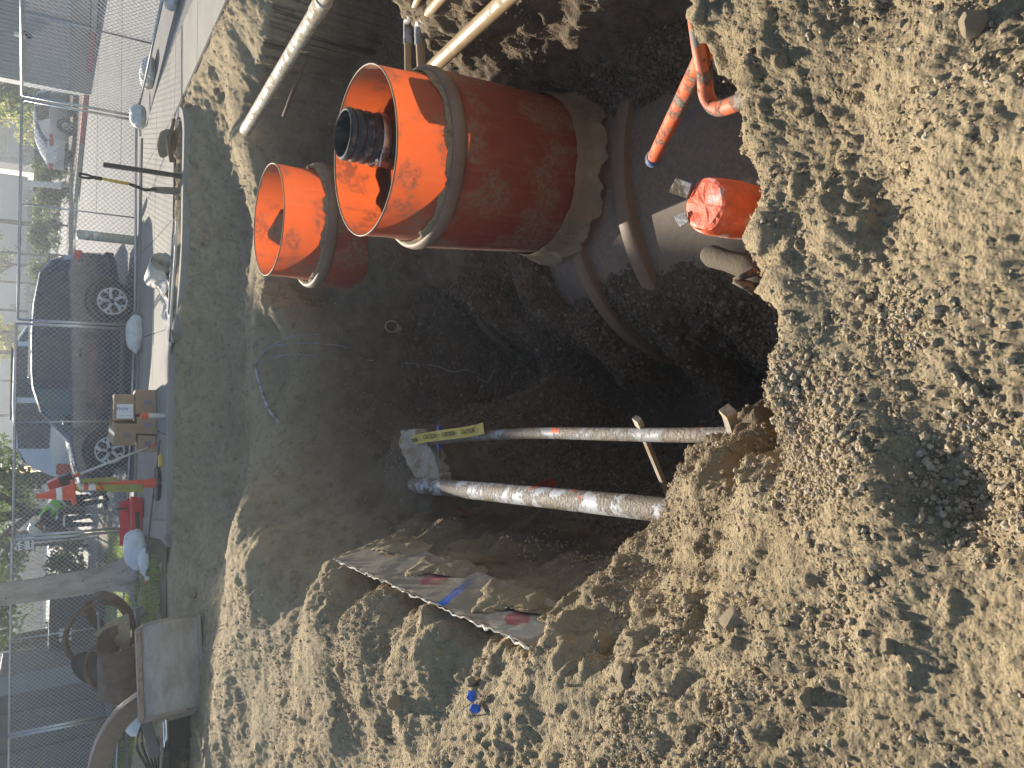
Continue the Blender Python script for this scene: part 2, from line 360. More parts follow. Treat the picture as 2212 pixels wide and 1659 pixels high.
a1 = vnoise(pf, 2.3, 1) * .03 + vnoise(pf, 5.1, 2) * .022
a2 = vnoise(pf, 12., 3); a3 = vnoise(pf, 27., 4); a4 = vnoise(pf, 61., 5); a5 = vnoise(pf, 130., 6)
rough = .22 + .85 * np.clip(vnoise(pf, 1.3, 9) * 1.3 + vnoise(pf, 3.7, 10) * .7 + .45, 0, 1); rough = np.where(pf[:, 2] < -1.7, rough * .55, rough)           # smoother, trodden patches
cl = np.maximum(a2, 0) ** 1.5
q2 = np.stack([pf[:, 0] + .35 * pf[:, 2], pf[:, 1] - .8 * pf[:, 2]], -1)
w1, r1 = worley(q2 + .05 * np.stack([a2, a3], -1), 11., 3); w2, r2 = worley(q2 + .02 * np.stack([a3, a4], -1), 27., 5)
clod = np.maximum(r1 - .25, 0) * np.clip(.62 - w1 * w1 * 1.6, -.05, 1) * .045 + np.maximum(r2 - .05, 0) * np.clip(.6 - w2 * w2 * 1.5, -.05, 1) * .018
strk = vnoise(pf * np.array([1, 1, .35]), 13., 41) * .6 + vnoise(pf * np.array([1, 1, .35]), 31., 42) * .4
disp = a1 * .8 + rough * (cl * .020 + a2 * .006 + np.abs(a3) * .012 + np.abs(a4) * .008) + np.where(pf[:, 2] < -1.7, .5, 1.) * (np.abs(a3) * .005 + np.abs(a4) * .007 + np.maximum(a5, -.2) * .006) + clod * np.clip(.25 + vnoise(pf, 1.6, 44) * 1.6 + slope, .0, 1) + np.clip(slope * 2, 0, 1) * (a2 * .026 + a3 * .016 + strk * .007)
# tool and wheel striations on the near-left slope
disp += .010 * np.sin((pf[:, 0] * 1.0 + pf[:, 1] * .55 + .1 * a2) * 42) * np.exp(-((pf[:, 0] + .75) ** 2 / .35 + (pf[:, 1] - 1.5) ** 2 / .5))
tread = np.sin((pf[:, 0] * .8 - pf[:, 1] * .6) * 150) * np.clip(vnoise(pf, 6., 51) * 2 - .3, 0, 1) * np.exp(-((pf[:, 0] - .55) ** 2 / .12 + (pf[:, 1] - .95) ** 2 / .05)); disp += .005 * tread
fb = (pf[:, 1] > 8.4) & (pf[:, 1] < 10.25) & (pf[:, 0] > -2.2) & (pf[:, 0] < 3.4); disp += fb * (clod * 1.1 + a2 * .03 + strk * .02)
far = np.clip((pf[:, 1] - 10.25) / .1, 0, 1) * (pf[:, 0] > -2.4)
disp *= (1 - .8 * far)
V3 = pf + N3.reshape(-1, 3) * disp[:, None].astype(np.float64)
nr = len(ys)
idx = np.arange(nr * NC).reshape(nr, NC)
quads = np.stack([idx[:-1, :-1], idx[:-1, 1:], idx[1:, 1:], idx[1:, :-1]], -1).reshape(-1, 4)
def np_mesh(name, verts, quads, mats, smooth=True):
    me = bpy.data.meshes.new(name); k = quads.shape[1]
    me.vertices.add(len(verts)); me.vertices.foreach_set('co', verts.astype(np.float32).ravel())
    me.loops.add(quads.size); me.loops.foreach_set('vertex_index', quads.astype(np.int32).ravel())
    me.polygons.add(len(quads)); me.polygons.foreach_set('loop_start', np.arange(0, quads.size, k, dtype=np.int32))
    me.polygons.foreach_set('loop_total', np.full(len(quads), k, dtype=np.int32))
    me.update(calc_edges=True)
    for m in mats: me.materials.append(MT[m])
    if smooth: me.polygons.foreach_set('use_smooth', np.ones(len(quads), dtype=bool))
    o = bpy.data.objects.new(name, me); C.objects.link(o); return o
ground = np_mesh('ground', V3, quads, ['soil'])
tag(ground, 'sandy excavated earth with a deep open pit', None, None, 'structure')
def gh(x, y):                                              # ground height without the fine relief
    return float(base_height(np.array([x]), np.array([y]))[0])

def hit(px, py, off=0.0):                                  # where a sight line meets the ground
    d = ray(px, py); t = np.linspace(.6, 16, 2400); x = d.x * t; y = d.y * t; z = CAM_H + d.z * t
    k = np.argmax(z < base_height(x, y)); return Vector((x[k], y[k], z[k] + off))
# gravel and pebbles lying on it
rng = np.random.default_rng(7)
def scatter(name, label, n, weight, rmin, rmax, power, mat):
    cen = (V3.reshape(nr, NC, 3)[:-1, :-1] + V3.reshape(nr, NC, 3)[1:, 1:]).reshape(-1, 3) / 2
    ar = np.linalg.norm(np.cross(np.diff(V3.reshape(nr, NC, 3), axis=1)[:-1], np.diff(V3.reshape(nr, NC, 3), axis=0)[:, :-1]), axis=-1).ravel()
    w = ar * weight(cen); w /= w.sum()
    pick = rng.choice(len(cen), n, p=w)
    p = cen[pick] + rng.normal(0, .006, (n, 3)) * np.array([1, 1, 0])
    rad = rmin * (rmax / rmin) ** (rng.random(n) ** power)
    p[:, 2] += rad * .1
    me = bpy.data.meshes.new(name); me.vertices.add(n); me.vertices.foreach_set('co', p.astype(np.float32).ravel())
    sc = (rad[:, None] * (0.7 + .6 * rng.random((n, 3)))).astype(np.float32)
    a = me.attributes.new('scl', 'FLOAT_VECTOR', 'POINT'); a.data.foreach_set('vector', sc.ravel())
    a = me.attributes.new('rot', 'FLOAT_VECTOR', 'POINT'); a.data.foreach_set('vector', (rng.random((n, 3)) * 6.28).astype(np.float32).ravel())
    o = bpy.data.objects.new(name, me); C.objects.link(o); me.materials.append(MT[mat])
    g = bpy.data.node_groups.new(name, 'GeometryNodeTree')
    g.interface.new_socket('Geometry', in_out='INPUT', socket_type='NodeSocketGeometry'); g.interface.new_socket('Geometry', in_out='OUTPUT', socket_type='NodeSocketGeometry')
    N = g.nodes; L = g.links
    gi = N.new('NodeGroupInput'); go = N.new('NodeGroupOutput')
    ico = N.new('GeometryNodeMeshIcoSphere'); ico.inputs['Radius'].default_value = 1; ico.inputs['Subdivisions'].default_value = 2
    sp = N.new('GeometryNodeSetPosition'); nz = N.new('ShaderNodeTexNoise'); nz.inputs['Scale'].default_value = 1.7
    sub = N.new('ShaderNodeVectorMath'); sub.operation = 'SUBTRACT'; sub.inputs[1].default_value = (.5, .5, .5)
    mul = N.new('ShaderNodeVectorMath'); mul.operation = 'SCALE'; mul.inputs['Scale'].default_value = 1.9
    L.new(nz.outputs['Color'], sub.inputs[0]); L.new(sub.outputs[0], mul.inputs[0]); L.new(mul.outputs[0], sp.inputs['Offset']); L.new(ico.outputs[0], sp.inputs[0])
    sm = N.new('GeometryNodeSetMaterial'); sm.inputs['Material'].default_value = MT[mat]; L.new(sp.outputs[0], sm.inputs[0])
    iop = N.new('GeometryNodeInstanceOnPoints'); L.new(gi.outputs[0], iop.inputs['Points']); L.new(sm.outputs[0], iop.inputs['Instance'])
    for nm, sock in (('scl', 'Scale'), ('rot', 'Rotation')):
        na = N.new('GeometryNodeInputNamedAttribute'); na.data_type = 'FLOAT_VECTOR'; na.inputs['Name'].default_value = nm
        L.new(na.outputs['Attribute'], iop.inputs[sock])
    L.new(iop.outputs[0], go.inputs[0])
    md = o.modifiers.new('gravel', 'NODES'); md.node_group = g
    return tag(o, label, None, None, 'stuff')
def w_top(c):
    d = np.hypot(c[:, 0], c[:, 1]); pt = np.clip(vnoise(c, 2.1, 21) * 1.9 + .35, .07, 1) * np.clip(vnoise(c, 7., 22) * 1.4 + .5, .1, 1)
    return pt * (c[:, 2] > -1.2) * (c[:, 1] > .35) * np.clip(2.2 / (d + .4), 0, 1.6) ** 2.0 * (d < 9.3)
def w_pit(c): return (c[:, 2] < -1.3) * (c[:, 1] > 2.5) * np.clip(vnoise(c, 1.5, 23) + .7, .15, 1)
scatter('pebbles', 'loose sandy pebbles and clods strewn over the dry earth', 90000, w_top, .0016, .0095, 3.4, 'pebble')
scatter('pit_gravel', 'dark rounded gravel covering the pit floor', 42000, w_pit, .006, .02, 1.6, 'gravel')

# ------------------------------------------------------------------ fibreglass tank and risers
def frp(name, col, trans, dirt=.3, tone=(.55, 1.15)):
    t = NT(name)
    n1 = t.noise(2.2, 6, .65); n2 = t.noise(7, 8, .7); n3 = t.noise(55, 5, .7)
    c = t.ramp(n1, [(.3, tuple(v * tone[0] for v in col)), (.7, tuple(min(1, v * tone[1]) for v in col))])
    sc = t.n('Mapping'); sc.inputs['Scale'].default_value = (1, 1, .12); t.l(t.tc.outputs['Object'], sc.inputs[0])
    st = t.n('TexNoise', i_Scale=26.0, i_Detail=5.0, i_Roughness=.7); t.l(sc.outputs[0], st.inputs[0])
    c = t.mix(t.math('MULTIPLY', band(t, st.outputs[0], .52, .72), .35), c, (.34, .22, .15))
    pt = band(t, t.noise(3.3, 5, .6), .62 - .32 * dirt, .74 - .32 * dirt); fl = band(t, t.noise(34, 8, .75), .44, .56); dm = t.math('ADD', t.math('MULTIPLY', t.math('MULTIPLY', pt, fl), .85), t.math('MULTIPLY', pt, .12), True)
    c = t.mix(dm, c, (.24, .185, .12))
    nb = t.bump(n3, .25, .004)
    t.set(c, .62, 0, nb, Specular_IOR_Level=.35)
    if trans:
        tr = t.n('BsdfTranslucent'); t.l(t.mix(t.math('MULTIPLY', dm, .7), tuple(v for v in trans), (.02, .01, .006)), tr.inputs[0])
        ad = t.n('AddShader'); t.l(t.b.outputs[0], ad.inputs[0]); t.l(tr.outputs[0], ad.inputs[1]); t.l(ad.outputs[0], t.out.inputs[0])
    return t.m
frp('frp_body', (.17, .062, .042), (.22, .034, .007), .55)
frp('frp_neck', (.22, .085, .045), (.29, .050, .011), .62)
frp('frp_tank', (.19, .158, .132), None, .95, (.7, 1.2))
frp('frp_rib', (.27, .175, .115), None, .6, (.7, 1.2))
frp('resin', (.36, .27, .17), None, .5)
simple('black_plastic', (.018, .018, .02), .4, var=.3, dirt=.35)
simple('black_rubber', (.02, .02, .021), .75, var=.3, dirt=.25, dscale=4)
simple('steel', (.55, .55, .54), .35, 1.0, dirt=.2)
simple('galv', (.52, .53, .54), .42, .85, var=.2, scale=20)
simple('pvc_white', (.50, .47, .38), .45, var=.15, dirt=.55, dirtcol=(.36, .29, .19), dscale=14)
simple('pvc_grey', (.34, .36, .38), .45, var=.15, dirt=.45, dscale=16)
simple('pvc_beige', (.36, .26, .14), .42, var=.15, dirt=.3, dirtcol=(.33, .25, .15))
simple('black', (.006, .006, .006), .9, var=.1)

TX, TZ, TR_, = 1.40, -2.72, 1.2
tank = thing('fibreglass_tank', 'dusty ribbed fibreglass underground tank half buried below the large orange riser', 'tank', (TX, 4.0, TZ))
m = MB(); pr = [(.02, -1.95), (.55, -1.9), (.9, -1.75), (1.1, -1.5), (TR_, -1.15), (TR_, 4.2)]
m.lathe(pr, seg=96, axis='y', wob=lambda th, z: 1 + .004 * math.sin(th * 9 + z * 5)); shell = m.build('shell', 'frp_tank', tank, smooth=True)
for yy in (-.02, -.56, .55, 1.1, 1.65, 2.2, 2.75):
    m = MB(); rr = TR_
    m.lathe([(rr - .02, yy - .07), (rr + .05, yy - .055), (rr + .06, yy - .04), (rr + .06, yy + .04), (rr + .05, yy + .055), (rr - .02, yy + .07)], seg=96, axis='y')
    m.build('rib', 'frp_rib', tank, angle=40)

def riser(name, label, loc, zb, rn, rb, neck_h, mats, ledge_dirt=True, seed=0):
    """loc = centre of the open mouth; zb = height of the foot"""
    L = zb - loc[2]
    e = thing(name, label, 'tank riser', loc)
    wob = lambda th, z: 1 + .006 * math.sin(2 * th + seed)
    m = MB(); m.lathe([(rn + .012, -neck_h), (rn + .004, -neck_h * .66), (rn, -neck_h * .6), (rn + .002, 0)], seg=96, wob=wob); m.build('neck', mats[1], e, smooth=True)
    m = MB(); m.tube([((rn + .002) * math.cos(t) * wob(t, 0), (rn + .002) * math.sin(t) * wob(t, 0), .001) for t in np.linspace(0, 2 * math.pi, 96, endpoint=False)], .005, 6, close=True); m.build('rim', 'resin', e, smooth=True)
    zc = -neck_h
    m = MB(); m.lathe([(rn + .012, zc), (rb - .04, zc - .005), (rb - .005, zc - .0)], seg=96); m.build('shoulder', mats[0], e, smooth=True)
    m = MB(); m.lathe([(rb - .012 + .026 * math.cos(a), zc - .03 + .045 * math.sin(a)) for a in np.linspace(2.2, -2.0, 9)], seg=96); m.build('collar', 'frp_collar', e, smooth=True)
    m = MB(); m.lathe([(rb, zc - .07), (rb - .008, (zc + L) * .5), (rb - .018, L + .1), (rb - .02, L - .03)], seg=96); m.build('body', mats[0], e, smooth=True)
    rs = random.Random(seed); ph = [rs.random() * 6.28 for _ in range(6)]
    ed = lambda th: .02 * math.sin(3 * th + ph[0]) + .02 * math.sin(5 * th + ph[1]) + .02 * math.sin(11 * th + ph[2]) + .014 * math.sin(23 * th + ph[3]) + .01 * math.sin(41 * th)
    m = MB(); vs = []; fs = []; S = 120
    for j in range(5):
        for k in range(S):
            th = 2 * math.pi * k / S; q = j / 4
            z = L + (.03 + .25 * ed(th) * (1 - q)) * (1 - q) + (-.15 + 1.2 * ed(th)) * q
            r = rb - .004 + .012 * math.sin(math.pi * min(1, q * 2)) + .07 * q * q
            vs.append((r * math.cos(th), r * math.sin(th), z))
    for j in range(4):
        for k in range(S): fs.append((j * S + k, j * S + (k + 1) % S, (j + 1) * S + (k + 1) % S, (j + 1) * S + k))
    m.add(vs, fs); m.build('resin_skirt', 'resin', e, smooth=True)
    if ledge_dirt:                                          # soil caught on the shoulder behind the collar
        vs = []; fs = []; S = 160; J = 7
        for j in range(J):
            for k in range(S):
                th = 2 * math.pi * k / S; q = j / (J - 1)
                r = rn + .014 + (rb - .012 - rn - .014) * q
                pp_ = np.array([[r * math.cos(th) + 5, r * math.sin(th) + 5, seed]]); hgt = (.042 + .03 * float(vnoise(pp_, 3.5, 6)[0]) + .026 * float(vnoise(pp_, 11., 7)[0]) + .016 * float(vnoise(pp_, 31., 8)[0]) + .006 * rs.random()) * math.sin(math.pi * min(1, .15 + q * .85)) ** .7
                vs.append((r * math.cos(th), r * math.sin(th), zc + max(.004, hgt)))
        for j in range(J - 1):
            for k in range(S): fs.append((j * S + k, j * S + (k + 1) % S, (j + 1) * S + (k + 1) % S, (j + 1) * S + k))
        m = MB(); m.add(vs, fs); m.build('caught_soil', 'soil_sub', e, smooth=True)
    return e
frp('frp_collar', (.30, .20, .14), None, .55)
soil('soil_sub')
r1_ = riser('fibreglass_riser', 'large red-orange fibreglass riser standing upright with a black ribbed pipe inside', (1.36, 4.17, -.13), -1.35, .485, .535, .33, ('frp_body', 'frp_neck'), True, 3)
r1_.rotation_euler = (0, R(-3.0), 0)
riser('fibreglass_riser', 'smaller-looking orange fibreglass riser farther back, half buried in soil', (1.36, 6.42, -.17), -1.5, .47, .53, .36, ('frp_body', 'frp_neck'), True, 11)

e = thing('corrugated_pipe', 'black ribbed pipe with a steel clamp rising inside the large riser', 'pipe', (1.50, 4.33, -.06))
pr = []; z = 0.0
for i in range(7): pr += [(.148 if i == 0 else .15, z), (.158, z - .012), (.158, z - .035), (.146, z - .045)]; z -= .056
pr += [(.15, z), (.15, -1.3)]
m = MB(); m.lathe(pr, seg=64); m.lathe([(.142, .0), (.138, -.05), (.134, -.06), (.138, -.10), (.134, -.11), (.138, -.16), (.134, -.17), (.136, -1.3)], seg=64); m.build('wall', 'black_plastic', e, angle=50)
m = MB(); m.lathe([(.136, .0), (.142, .006), (.15, .0)], seg=64); m.build('lip', 'black_rubber', e, smooth=True)
m = MB(); m.lathe([(.163, -.2), (.166, -.205), (.166, -.245), (.163, -.25)], seg=64); m.build('clamp_band', 'steel', e, smooth=True)
m = MB(); m.box((-.15, -.09, -.22), (.05, .035, .08), (0, 0, .5)); m.tube([(-.19, -.1, -.2), (-.12, -.12, -.2)], .008, 8); m.tube([(-.17, -.1, -.16), (-.2, -.13, -.12), (-.17, -.15, -.19), (-.14, -.12, -.26)], .004, 6); m.build('clamp_bolt', 'steel', e)

# ------------------------------------------------------------------ things in and round the pit
def text_mesh(body, size, name, mat, parent, frame, depth=.0006, align='CENTER', bold=0.0):
    """flat lettering as real geometry; frame = (origin, along, up, normal)"""
    cu = bpy.data.curves.new(name, 'FONT'); cu.body = body; cu.size = size; cu.align_x = align; cu.align_y = 'CENTER'; cu.extrude = depth; cu.offset = bold
    tmp = bpy.data.objects.new(name, cu); C.objects.link(tmp); bpy.context.view_layer.update()
    me = bpy.data.meshes.new_from_object(tmp.evaluated_get(bpy.context.evaluated_depsgraph_get()))
    bpy.data.objects.remove(tmp); bpy.data.curves.remove(cu)
    o_, a, b, n = [Vector(q) for q in frame]
    me.transform(Matrix(((a.x, b.x, n.x, o_.x), (a.y, b.y, n.y, o_.y), (a.z, b.z, n.z, o_.z), (0, 0, 0, 1))))
    me.materials.clear(); me.materials.append(MT[mat]); me.name = name
    o = bpy.data.objects.new(name, me); C.objects.link(o)
    if parent: o.parent = parent
    return o
def smooth_path(pts, n=8):
    pts = [Vector(p) for p in pts]; out = []
    q = [pts[0] * 2 - pts[1]] + pts + [pts[-1] * 2 - pts[-2]]
    for i in range(1, len(q) - 2):
        for k in range(n):
            t = k / n; a, b, c, d = q[i - 1], q[i], q[i + 1], q[i + 2]
            out.append(.5 * ((2 * b) + (c - a) * t + (2 * a - 5 * b + 4 * c - d) * t * t + (3 * b - a - 3 * c + d) * t ** 3))
    out.append(pts[-1]); return out

def marked(name, base, paint=(.85, .13, .03), amt=.5, dirt=.5, gate=-.2):
    """plastic conduit, spray-marked, caked with soil"""
    t = NT(name)
    c = t.ramp(t.noise(5, 4), [(.3, tuple(v * .85 for v in base)), (.7, base)])
    sep = t.n('SeparateXYZ'); g = t.n('NewGeometry'); t.l(g.outputs['Normal'], sep.inputs[0])
    pm = t.math('MULTIPLY', band(t, t.noise(6.5, 3, .5, dist=.6), .66 - .14 * amt, .69 - .13 * amt), band(t, sep.outputs[0], gate, gate + .45))
    c = t.mix(pm, c, paint)
    dm = band(t, t.noise(5.5, 9, .74), .60 - .22 * dirt, .66 - .2 * dirt)
    c = t.mix(dm, c, t.ramp(t.noise(60, 4), [(.3, (.11, .09, .065)), (.7, (.24, .195, .14))]))
    h = t.math('MULTIPLY', dm, t.noise(70, 5))
    return t.set(c, .6, 0, t.bump(h, .9, .012))
marked('conduit_a', (.30, .31, .32), amt=.4, dirt=.72)
marked('conduit_b', (.50, .52, .55), amt=.6, dirt=.72)
marked('orange_pipe', (.62, .12, .035), (.75, .13, .03), .9, .45)
marked('grey_orange', (.50, .115, .04), (.17, .16, .14), .55, .5, -1.6)
simple('orange_tape', (.82, .13, .045), .5, var=.35, scale=14, bump=.006, dirt=.28, dirtcol=(.6, .55, .5))
simple('silver_tape', (.42, .41, .40), .4, .3, var=.35, bump=.01, dirt=.5)
simple('blue_paint', (.03, .12, .55), .5, var=.2, dirt=.25)
simple('wood_stake', (.30, .26, .21), .85, var=.3, bump=.003, dirt=.5)
simple('concrete_old', (.33, .29, .235), .95, var=.3, scale=4, bump=.006, dirt=.45, dirtcol=(.27, .20, .125))
simple('concrete_pale', (.46, .40, .31), .95, var=.25, scale=5, bump=.008, dirt=.3, dirtcol=(.33, .26, .17))
simple('mark_blue', (.025, .15, .62), .8, var=.2, scale=30, dirt=.1)
simple('mark_red', (.42, .045, .06), .85, var=.3, scale=20, dirt=.3, dirtcol=(.33, .24, .18))
simple('tape_yellow', (.50, .39, .03), .5, var=.15, dirt=.12)
simple('tape_red', (.55, .03, .02), .5, var=.25)
simple('ink', (.02, .02, .02), .7, var=.1)
simple('wire_grey', (.30, .31, .31), .5, var=.2)
simple('root_brown', (.16, .11, .07), .9, var=.3, bump=.004)

def pipe(name, label, pts, r, mat, cat='pipe', seg=20, group=None, wob=0.0, parent=None):
    P = smooth_path(pts, 10)
    m = MB(); m.tube(P, r, seg); o = m.build(name, mat, parent, angle=50)
    if not parent: tag(o, label, cat, group)
    return o
pipe('conduit_pipe', 'thin bowed grey conduit with orange paint spanning the pit, nearer the risers', [at(872, 962, -1.0), at(1000, 945, -.98), at(1150, 936, -.94), at(1320, 938, -.91), at(1480, 940, -.88), at(1680, 938, -.84)], .033, 'conduit_a')
pipe('conduit_pipe', 'thick soil-caked white conduit with orange paint spanning the pit, nearer the painted slab', [at(895, 1048, -.90), at(1050, 1062, -.90), at(1250, 1082, -.90), at(1420, 1100, -.90), at(1560, 1118, -.90)], .058, 'conduit_b')

def stake(label, p0, p1, w, h, mats, tip=None):
    e = thing('stake', label, 'stake', (0, 0, 0))
    m = MB(); m.bar(p0, p1, w, h); m.build('shaft', mats, e, bevel=.002)
    if tip:
        a, b = Vector(p0), Vector(p1); d = (b - a).normalized()
        m = MB(); m.bar(a - d * .004, a + d * tip[0], w + .005, h + .005); m.build('painted_end', tip[1], e)
    return e
stake('blue-ended stake lying across under both conduits by the caution tape', at(949, 922, -1.0), at(949, 1056, -1.03), .022, .022, 'wood_stake', (.16, 'blue_paint'))
stake('dirty flat stake slanting down between the two conduits near the gravel bank', at(1376, 905, -.86), at(1452, 1090, -1.3), .035, .022, 'wood_stake', (.05, 'pvc_white'))
stake('short muddy stake end standing against the thin conduit at the near bank', at(1572, 888, -.72), at(1590, 945, -.86), .045, .04, 'wood_stake', (.02, 'pvc_white'))

# yellow tape with lettering
e = thing('caution_tape', 'torn strip of yellow caution tape lying along the thin conduit', 'tape', (0, 0, 0))
cl = smooth_path([at(882, 957, -.93), at(915, 946, -.93), at(955, 940, -.94), at(1000, 934, -.93), at(1046, 925, -.92)], 6)
m = MB(); vs = []; n = len(cl); hw_ = .036
for i, p in enumerate(cl):
    t_ = (cl[min(i + 1, n - 1)] - cl[max(i - 1, 0)]).normalized(); b_ = Vector((0, 0, 1)).cross(t_).normalized()
    z_ = .012 * math.sin(i * .55) + (.004 if i % 2 else 0)
    vs += [p + b_ * hw_ + Vector((0, 0, z_)), p - b_ * hw_ + Vector((0, 0, z_ * .4))]
for k, dz in ((0, 0), (1, -.002)): m.add([v + Vector((0, 0, dz)) for v in vs], [(2 * i, 2 * i + 1, 2 * i + 3, 2 * i + 2) for i in range(n - 1)])
m.build('strip', 'tape_yellow', e, smooth=True)
L = [(cl[i + 1] - cl[i]).length for i in range(n - 1)]; tot = sum(L)
def along(s):
    for i, l in enumerate(L):
        if s <= l: return cl[i].lerp(cl[i + 1], s / l), (cl[i + 1] - cl[i]).normalized(), i
        s -= l
    return cl[-1], (cl[-1] - cl[-2]).normalized(), n - 2
for k in range(4):
    s0 = tot * (.09 + .245 * k)
    p, t_, i = along(s0 + .0); b_ = (Vector((0, 0, 1)).cross(t_)).normalized(); nn = t_.cross(b_)
    text_mesh('AUTION' if k == 0 else 'CAUTION', .043, 'lettering', 'ink', e, (p + Vector((0, 0, .014)), t_, b_, nn), .0004, bold=.0006)
# red warning tape
e = thing('warning_tape', 'crumpled red warning tape poking out from under the thick conduit', 'tape', (0, 0, 0))
a, b, c_, d = at(1100, 1078, -1.0), at(1190, 1030, -1.12), at(1204, 1046, -1.16), at(1130, 1080, -1.05)
m = MB(); mid = (a + b) / 2 + Vector((0, 0, .02)); mid2 = (c_ + d) / 2 + Vector((0, 0, -.01))
m.add([a, mid, b, c_, mid2, d], [(0, 1, 4, 5), (1, 2, 3, 4)]); m.add([v - Vector((0, 0, .003)) for v in (a, mid, b, c_, mid2, d)], [(0, 1, 4, 5), (1, 2, 3, 4)]); m.build('strip', 'tape_red', e)
t_ = (b - a).normalized(); b_ = Vector((0, 0, 1)).cross(t_).normalized(); text_mesh('CAUTION BURIED', .035, 'lettering', 'ink', e, ((a + b + c_ + d) / 4 + Vector((0, 0, .022)) + t_ * .05, t_, b_, t_.cross(b_)), .0004)
m = MB(); q = at(985, 1098, -.98); m.add([q, q + Vector((.0, -.10, -.02)), q + Vector((-.06, -.03, -.09)), q + Vector((.01, -.02, -.01))], [(0, 1, 2), (0, 2, 3)]); tag(m.build('warning_tape', 'tape_red'), 'small folded red tape scrap on the pit-wall side of the thick conduit', 'tape')

def slabby(name, outline, thick, mat, seed, parent=None, lift=.0):
    """broken slab: outline = top points in space; thickness downwards, edges roughened"""
    rs = random.Random(seed); pts = []
    O = [Vector(p) for p in outline]; n = len(O)
    for i in range(n):
        a, b = O[i], O[(i + 1) % n]
        for k in range(5):
            j = Vector((rs.uniform(-1, 1), rs.uniform(-1, 1), rs.uniform(-.4, .4))) * .012
            pts.append(a.lerp(b, k / 5) + j * (0 if k == 0 else 1))
    cen = sum(pts, Vector()) / len(pts); N = len(pts)
    vs = []; fs = []
    for s_ in (1.0, .66, .33): vs += [cen + (p - cen) * s_ + Vector((0, 0, 1)) * (rs.uniform(-.006, .006) + (1 - s_) * .004 + lift) for p in pts]
    vs.append(cen)
    low = [cen + (p - cen) * rs.uniform(.93, 1.0) - Vector((0, 0, thick * rs.uniform(.85, 1.1))) for p in pts]
    b0 = len(vs); vs += low; vs.append(cen - Vector((0, 0, thick)))
    for i in range(N):
        j = (i + 1) % N
        fs += [(i, j, N + j, N + i), (N + i, N + j, 2 * N + j, 2 * N + i), (2 * N + i, 2 * N + j, 3 * N), (j, i, b0 + i, b0 + j), (b0 + j, b0 + i, b0 + N)]
    m = MB(); m.add(vs, fs); return m.build(name, mat, parent, angle=40)
tag(slabby('concrete_chunk', [at(866, 932, -.90), at(896, 926, -.93), at(918, 948, -.96), at(938, 985, -.97), at(951, 1028, -.98), at(938, 1056, -.95), at(912, 1050, -.92), at(884, 1008, -.87), at(864, 965, -.86)], .10, 'concrete_pale', 5), 'pale broken concrete chunk where both conduits enter the far bank', 'concrete chunk')

# tilted slab with paint marks on the left of the pit
e = thing('concrete_slab', 'tilted concrete slab with blue and red paint marks at the edge of the pit', 'concrete slab', (0, 0, 0))
S0, S1 = at(722, 1206, -.05), at(1150, 1396, -.055)
B0, B1 = at(850, 1166, -.38), at(1252, 1318, -.35)
def on_slab(u, v, off=.0): # u along the top edge, v down the face
    n_ = (S1 - S0).cross(B0 - S0).normalized(); n_ = n_ if n_.z > 0 else -n_
    return S0.lerp(S1, u).lerp(B0.lerp(B1, u), v) + n_ * off
NU, NV = 90, 30
uu, vv = np.meshgrid(np.linspace(0, 1, NU), np.linspace(0, 1, NV), indexing='ij')
top = np.array([tuple(on_slab(a_, b_)) for a_, b_ in zip(uu.ravel(), vv.ravel())])
top[:, 2] += vnoise(top, 6., 81) * .008 + vnoise(top, 22., 82) * .004
edge = ((uu < .01) | (uu > .99) | (vv < .01) | (vv > .99)).ravel(); top[edge] += np.stack([vnoise(top, 17., 83), vnoise(top, 17., 84), vnoise(top, 17., 85) * .4], -1)[edge] * .007
bot = top - np.array([[.05, 0, .09]])
ix = np.arange(NU * NV).reshape(NU, NV); f = np.stack([ix[:-1, :-1], ix[1:, :-1], ix[1:, 1:], ix[:-1, 1:]], -1).reshape(-1, 4)
ring_ = np.concatenate([ix[:, 0], ix[-1, 1:], ix[-2::-1, -1], ix[0, -2:0:-1]]); n_ = NU * NV; rs_ = np.stack([ring_, np.roll(ring_, -1), np.roll(ring_, -1) + n_, ring_ + n_], -1)
t = NT('slab_painted'); at_ = t.n('Attribute', attribute_name='suv'); sp_ = t.n('SeparateXYZ'); t.l(at_.outputs['Vector'], sp_.inputs[0]); U_, V_ = sp_.outputs[0], sp_.outputs[1]
c = t.ramp(t.noise(3.5, 7, .65), [(.3, (.235, .19, .14)), (.7, (.36, .30, .225))])
wn_ = t.math('MULTIPLY', t.math('SUBTRACT', t.noise(16, 5, .7), .5), .10); wf_ = t.math('MULTIPLY', t.math('SUBTRACT', t.noise(70, 4, .7), .5), .05)
def blot(u0, v0, ru, rv):
    a_ = t.math('POWER', t.math('DIVIDE', t.math('SUBTRACT', U_, u0), ru), 2.0); b_ = t.math('POWER', t.math('DIVIDE', t.math('SUBTRACT', V_, v0), rv), 2.0)
    return band(t, t.math('ADD', t.math('ADD', a_, b_), t.math('MULTIPLY', t.math('ADD', wn_, wf_), 16)), 1.15, .75)
c = t.mix(t.math('MULTIPLY', blot(.56, .8, .11, .22), .8), c, (.50, .44, .35)); c = t.mix(t.math('MULTIPLY', blot(.90, .25, .09, .3), .8), c, (.48, .43, .35))
c = t.mix(t.math('MULTIPLY', blot(.49, .45, .05, .22), .8), c, (.36, .05, .065)); c = t.mix(t.math('MULTIPLY', blot(.885, .38, .035, .2), .8), c, (.40, .05, .065))
st_ = t.math('ABSOLUTE', t.math('SUBTRACT', t.math('ADD', U_, t.math('MULTIPLY', V_, .075)), .655)); sb_ = t.math('ADD', st_, t.math('MULTIPLY', t.math('ADD', wn_, wf_), .16))
c = t.mix(t.math('MULTIPLY', band(t, sb_, .018, .012), band(t, V_, .85, .72)), c, (.03, .15, .60))
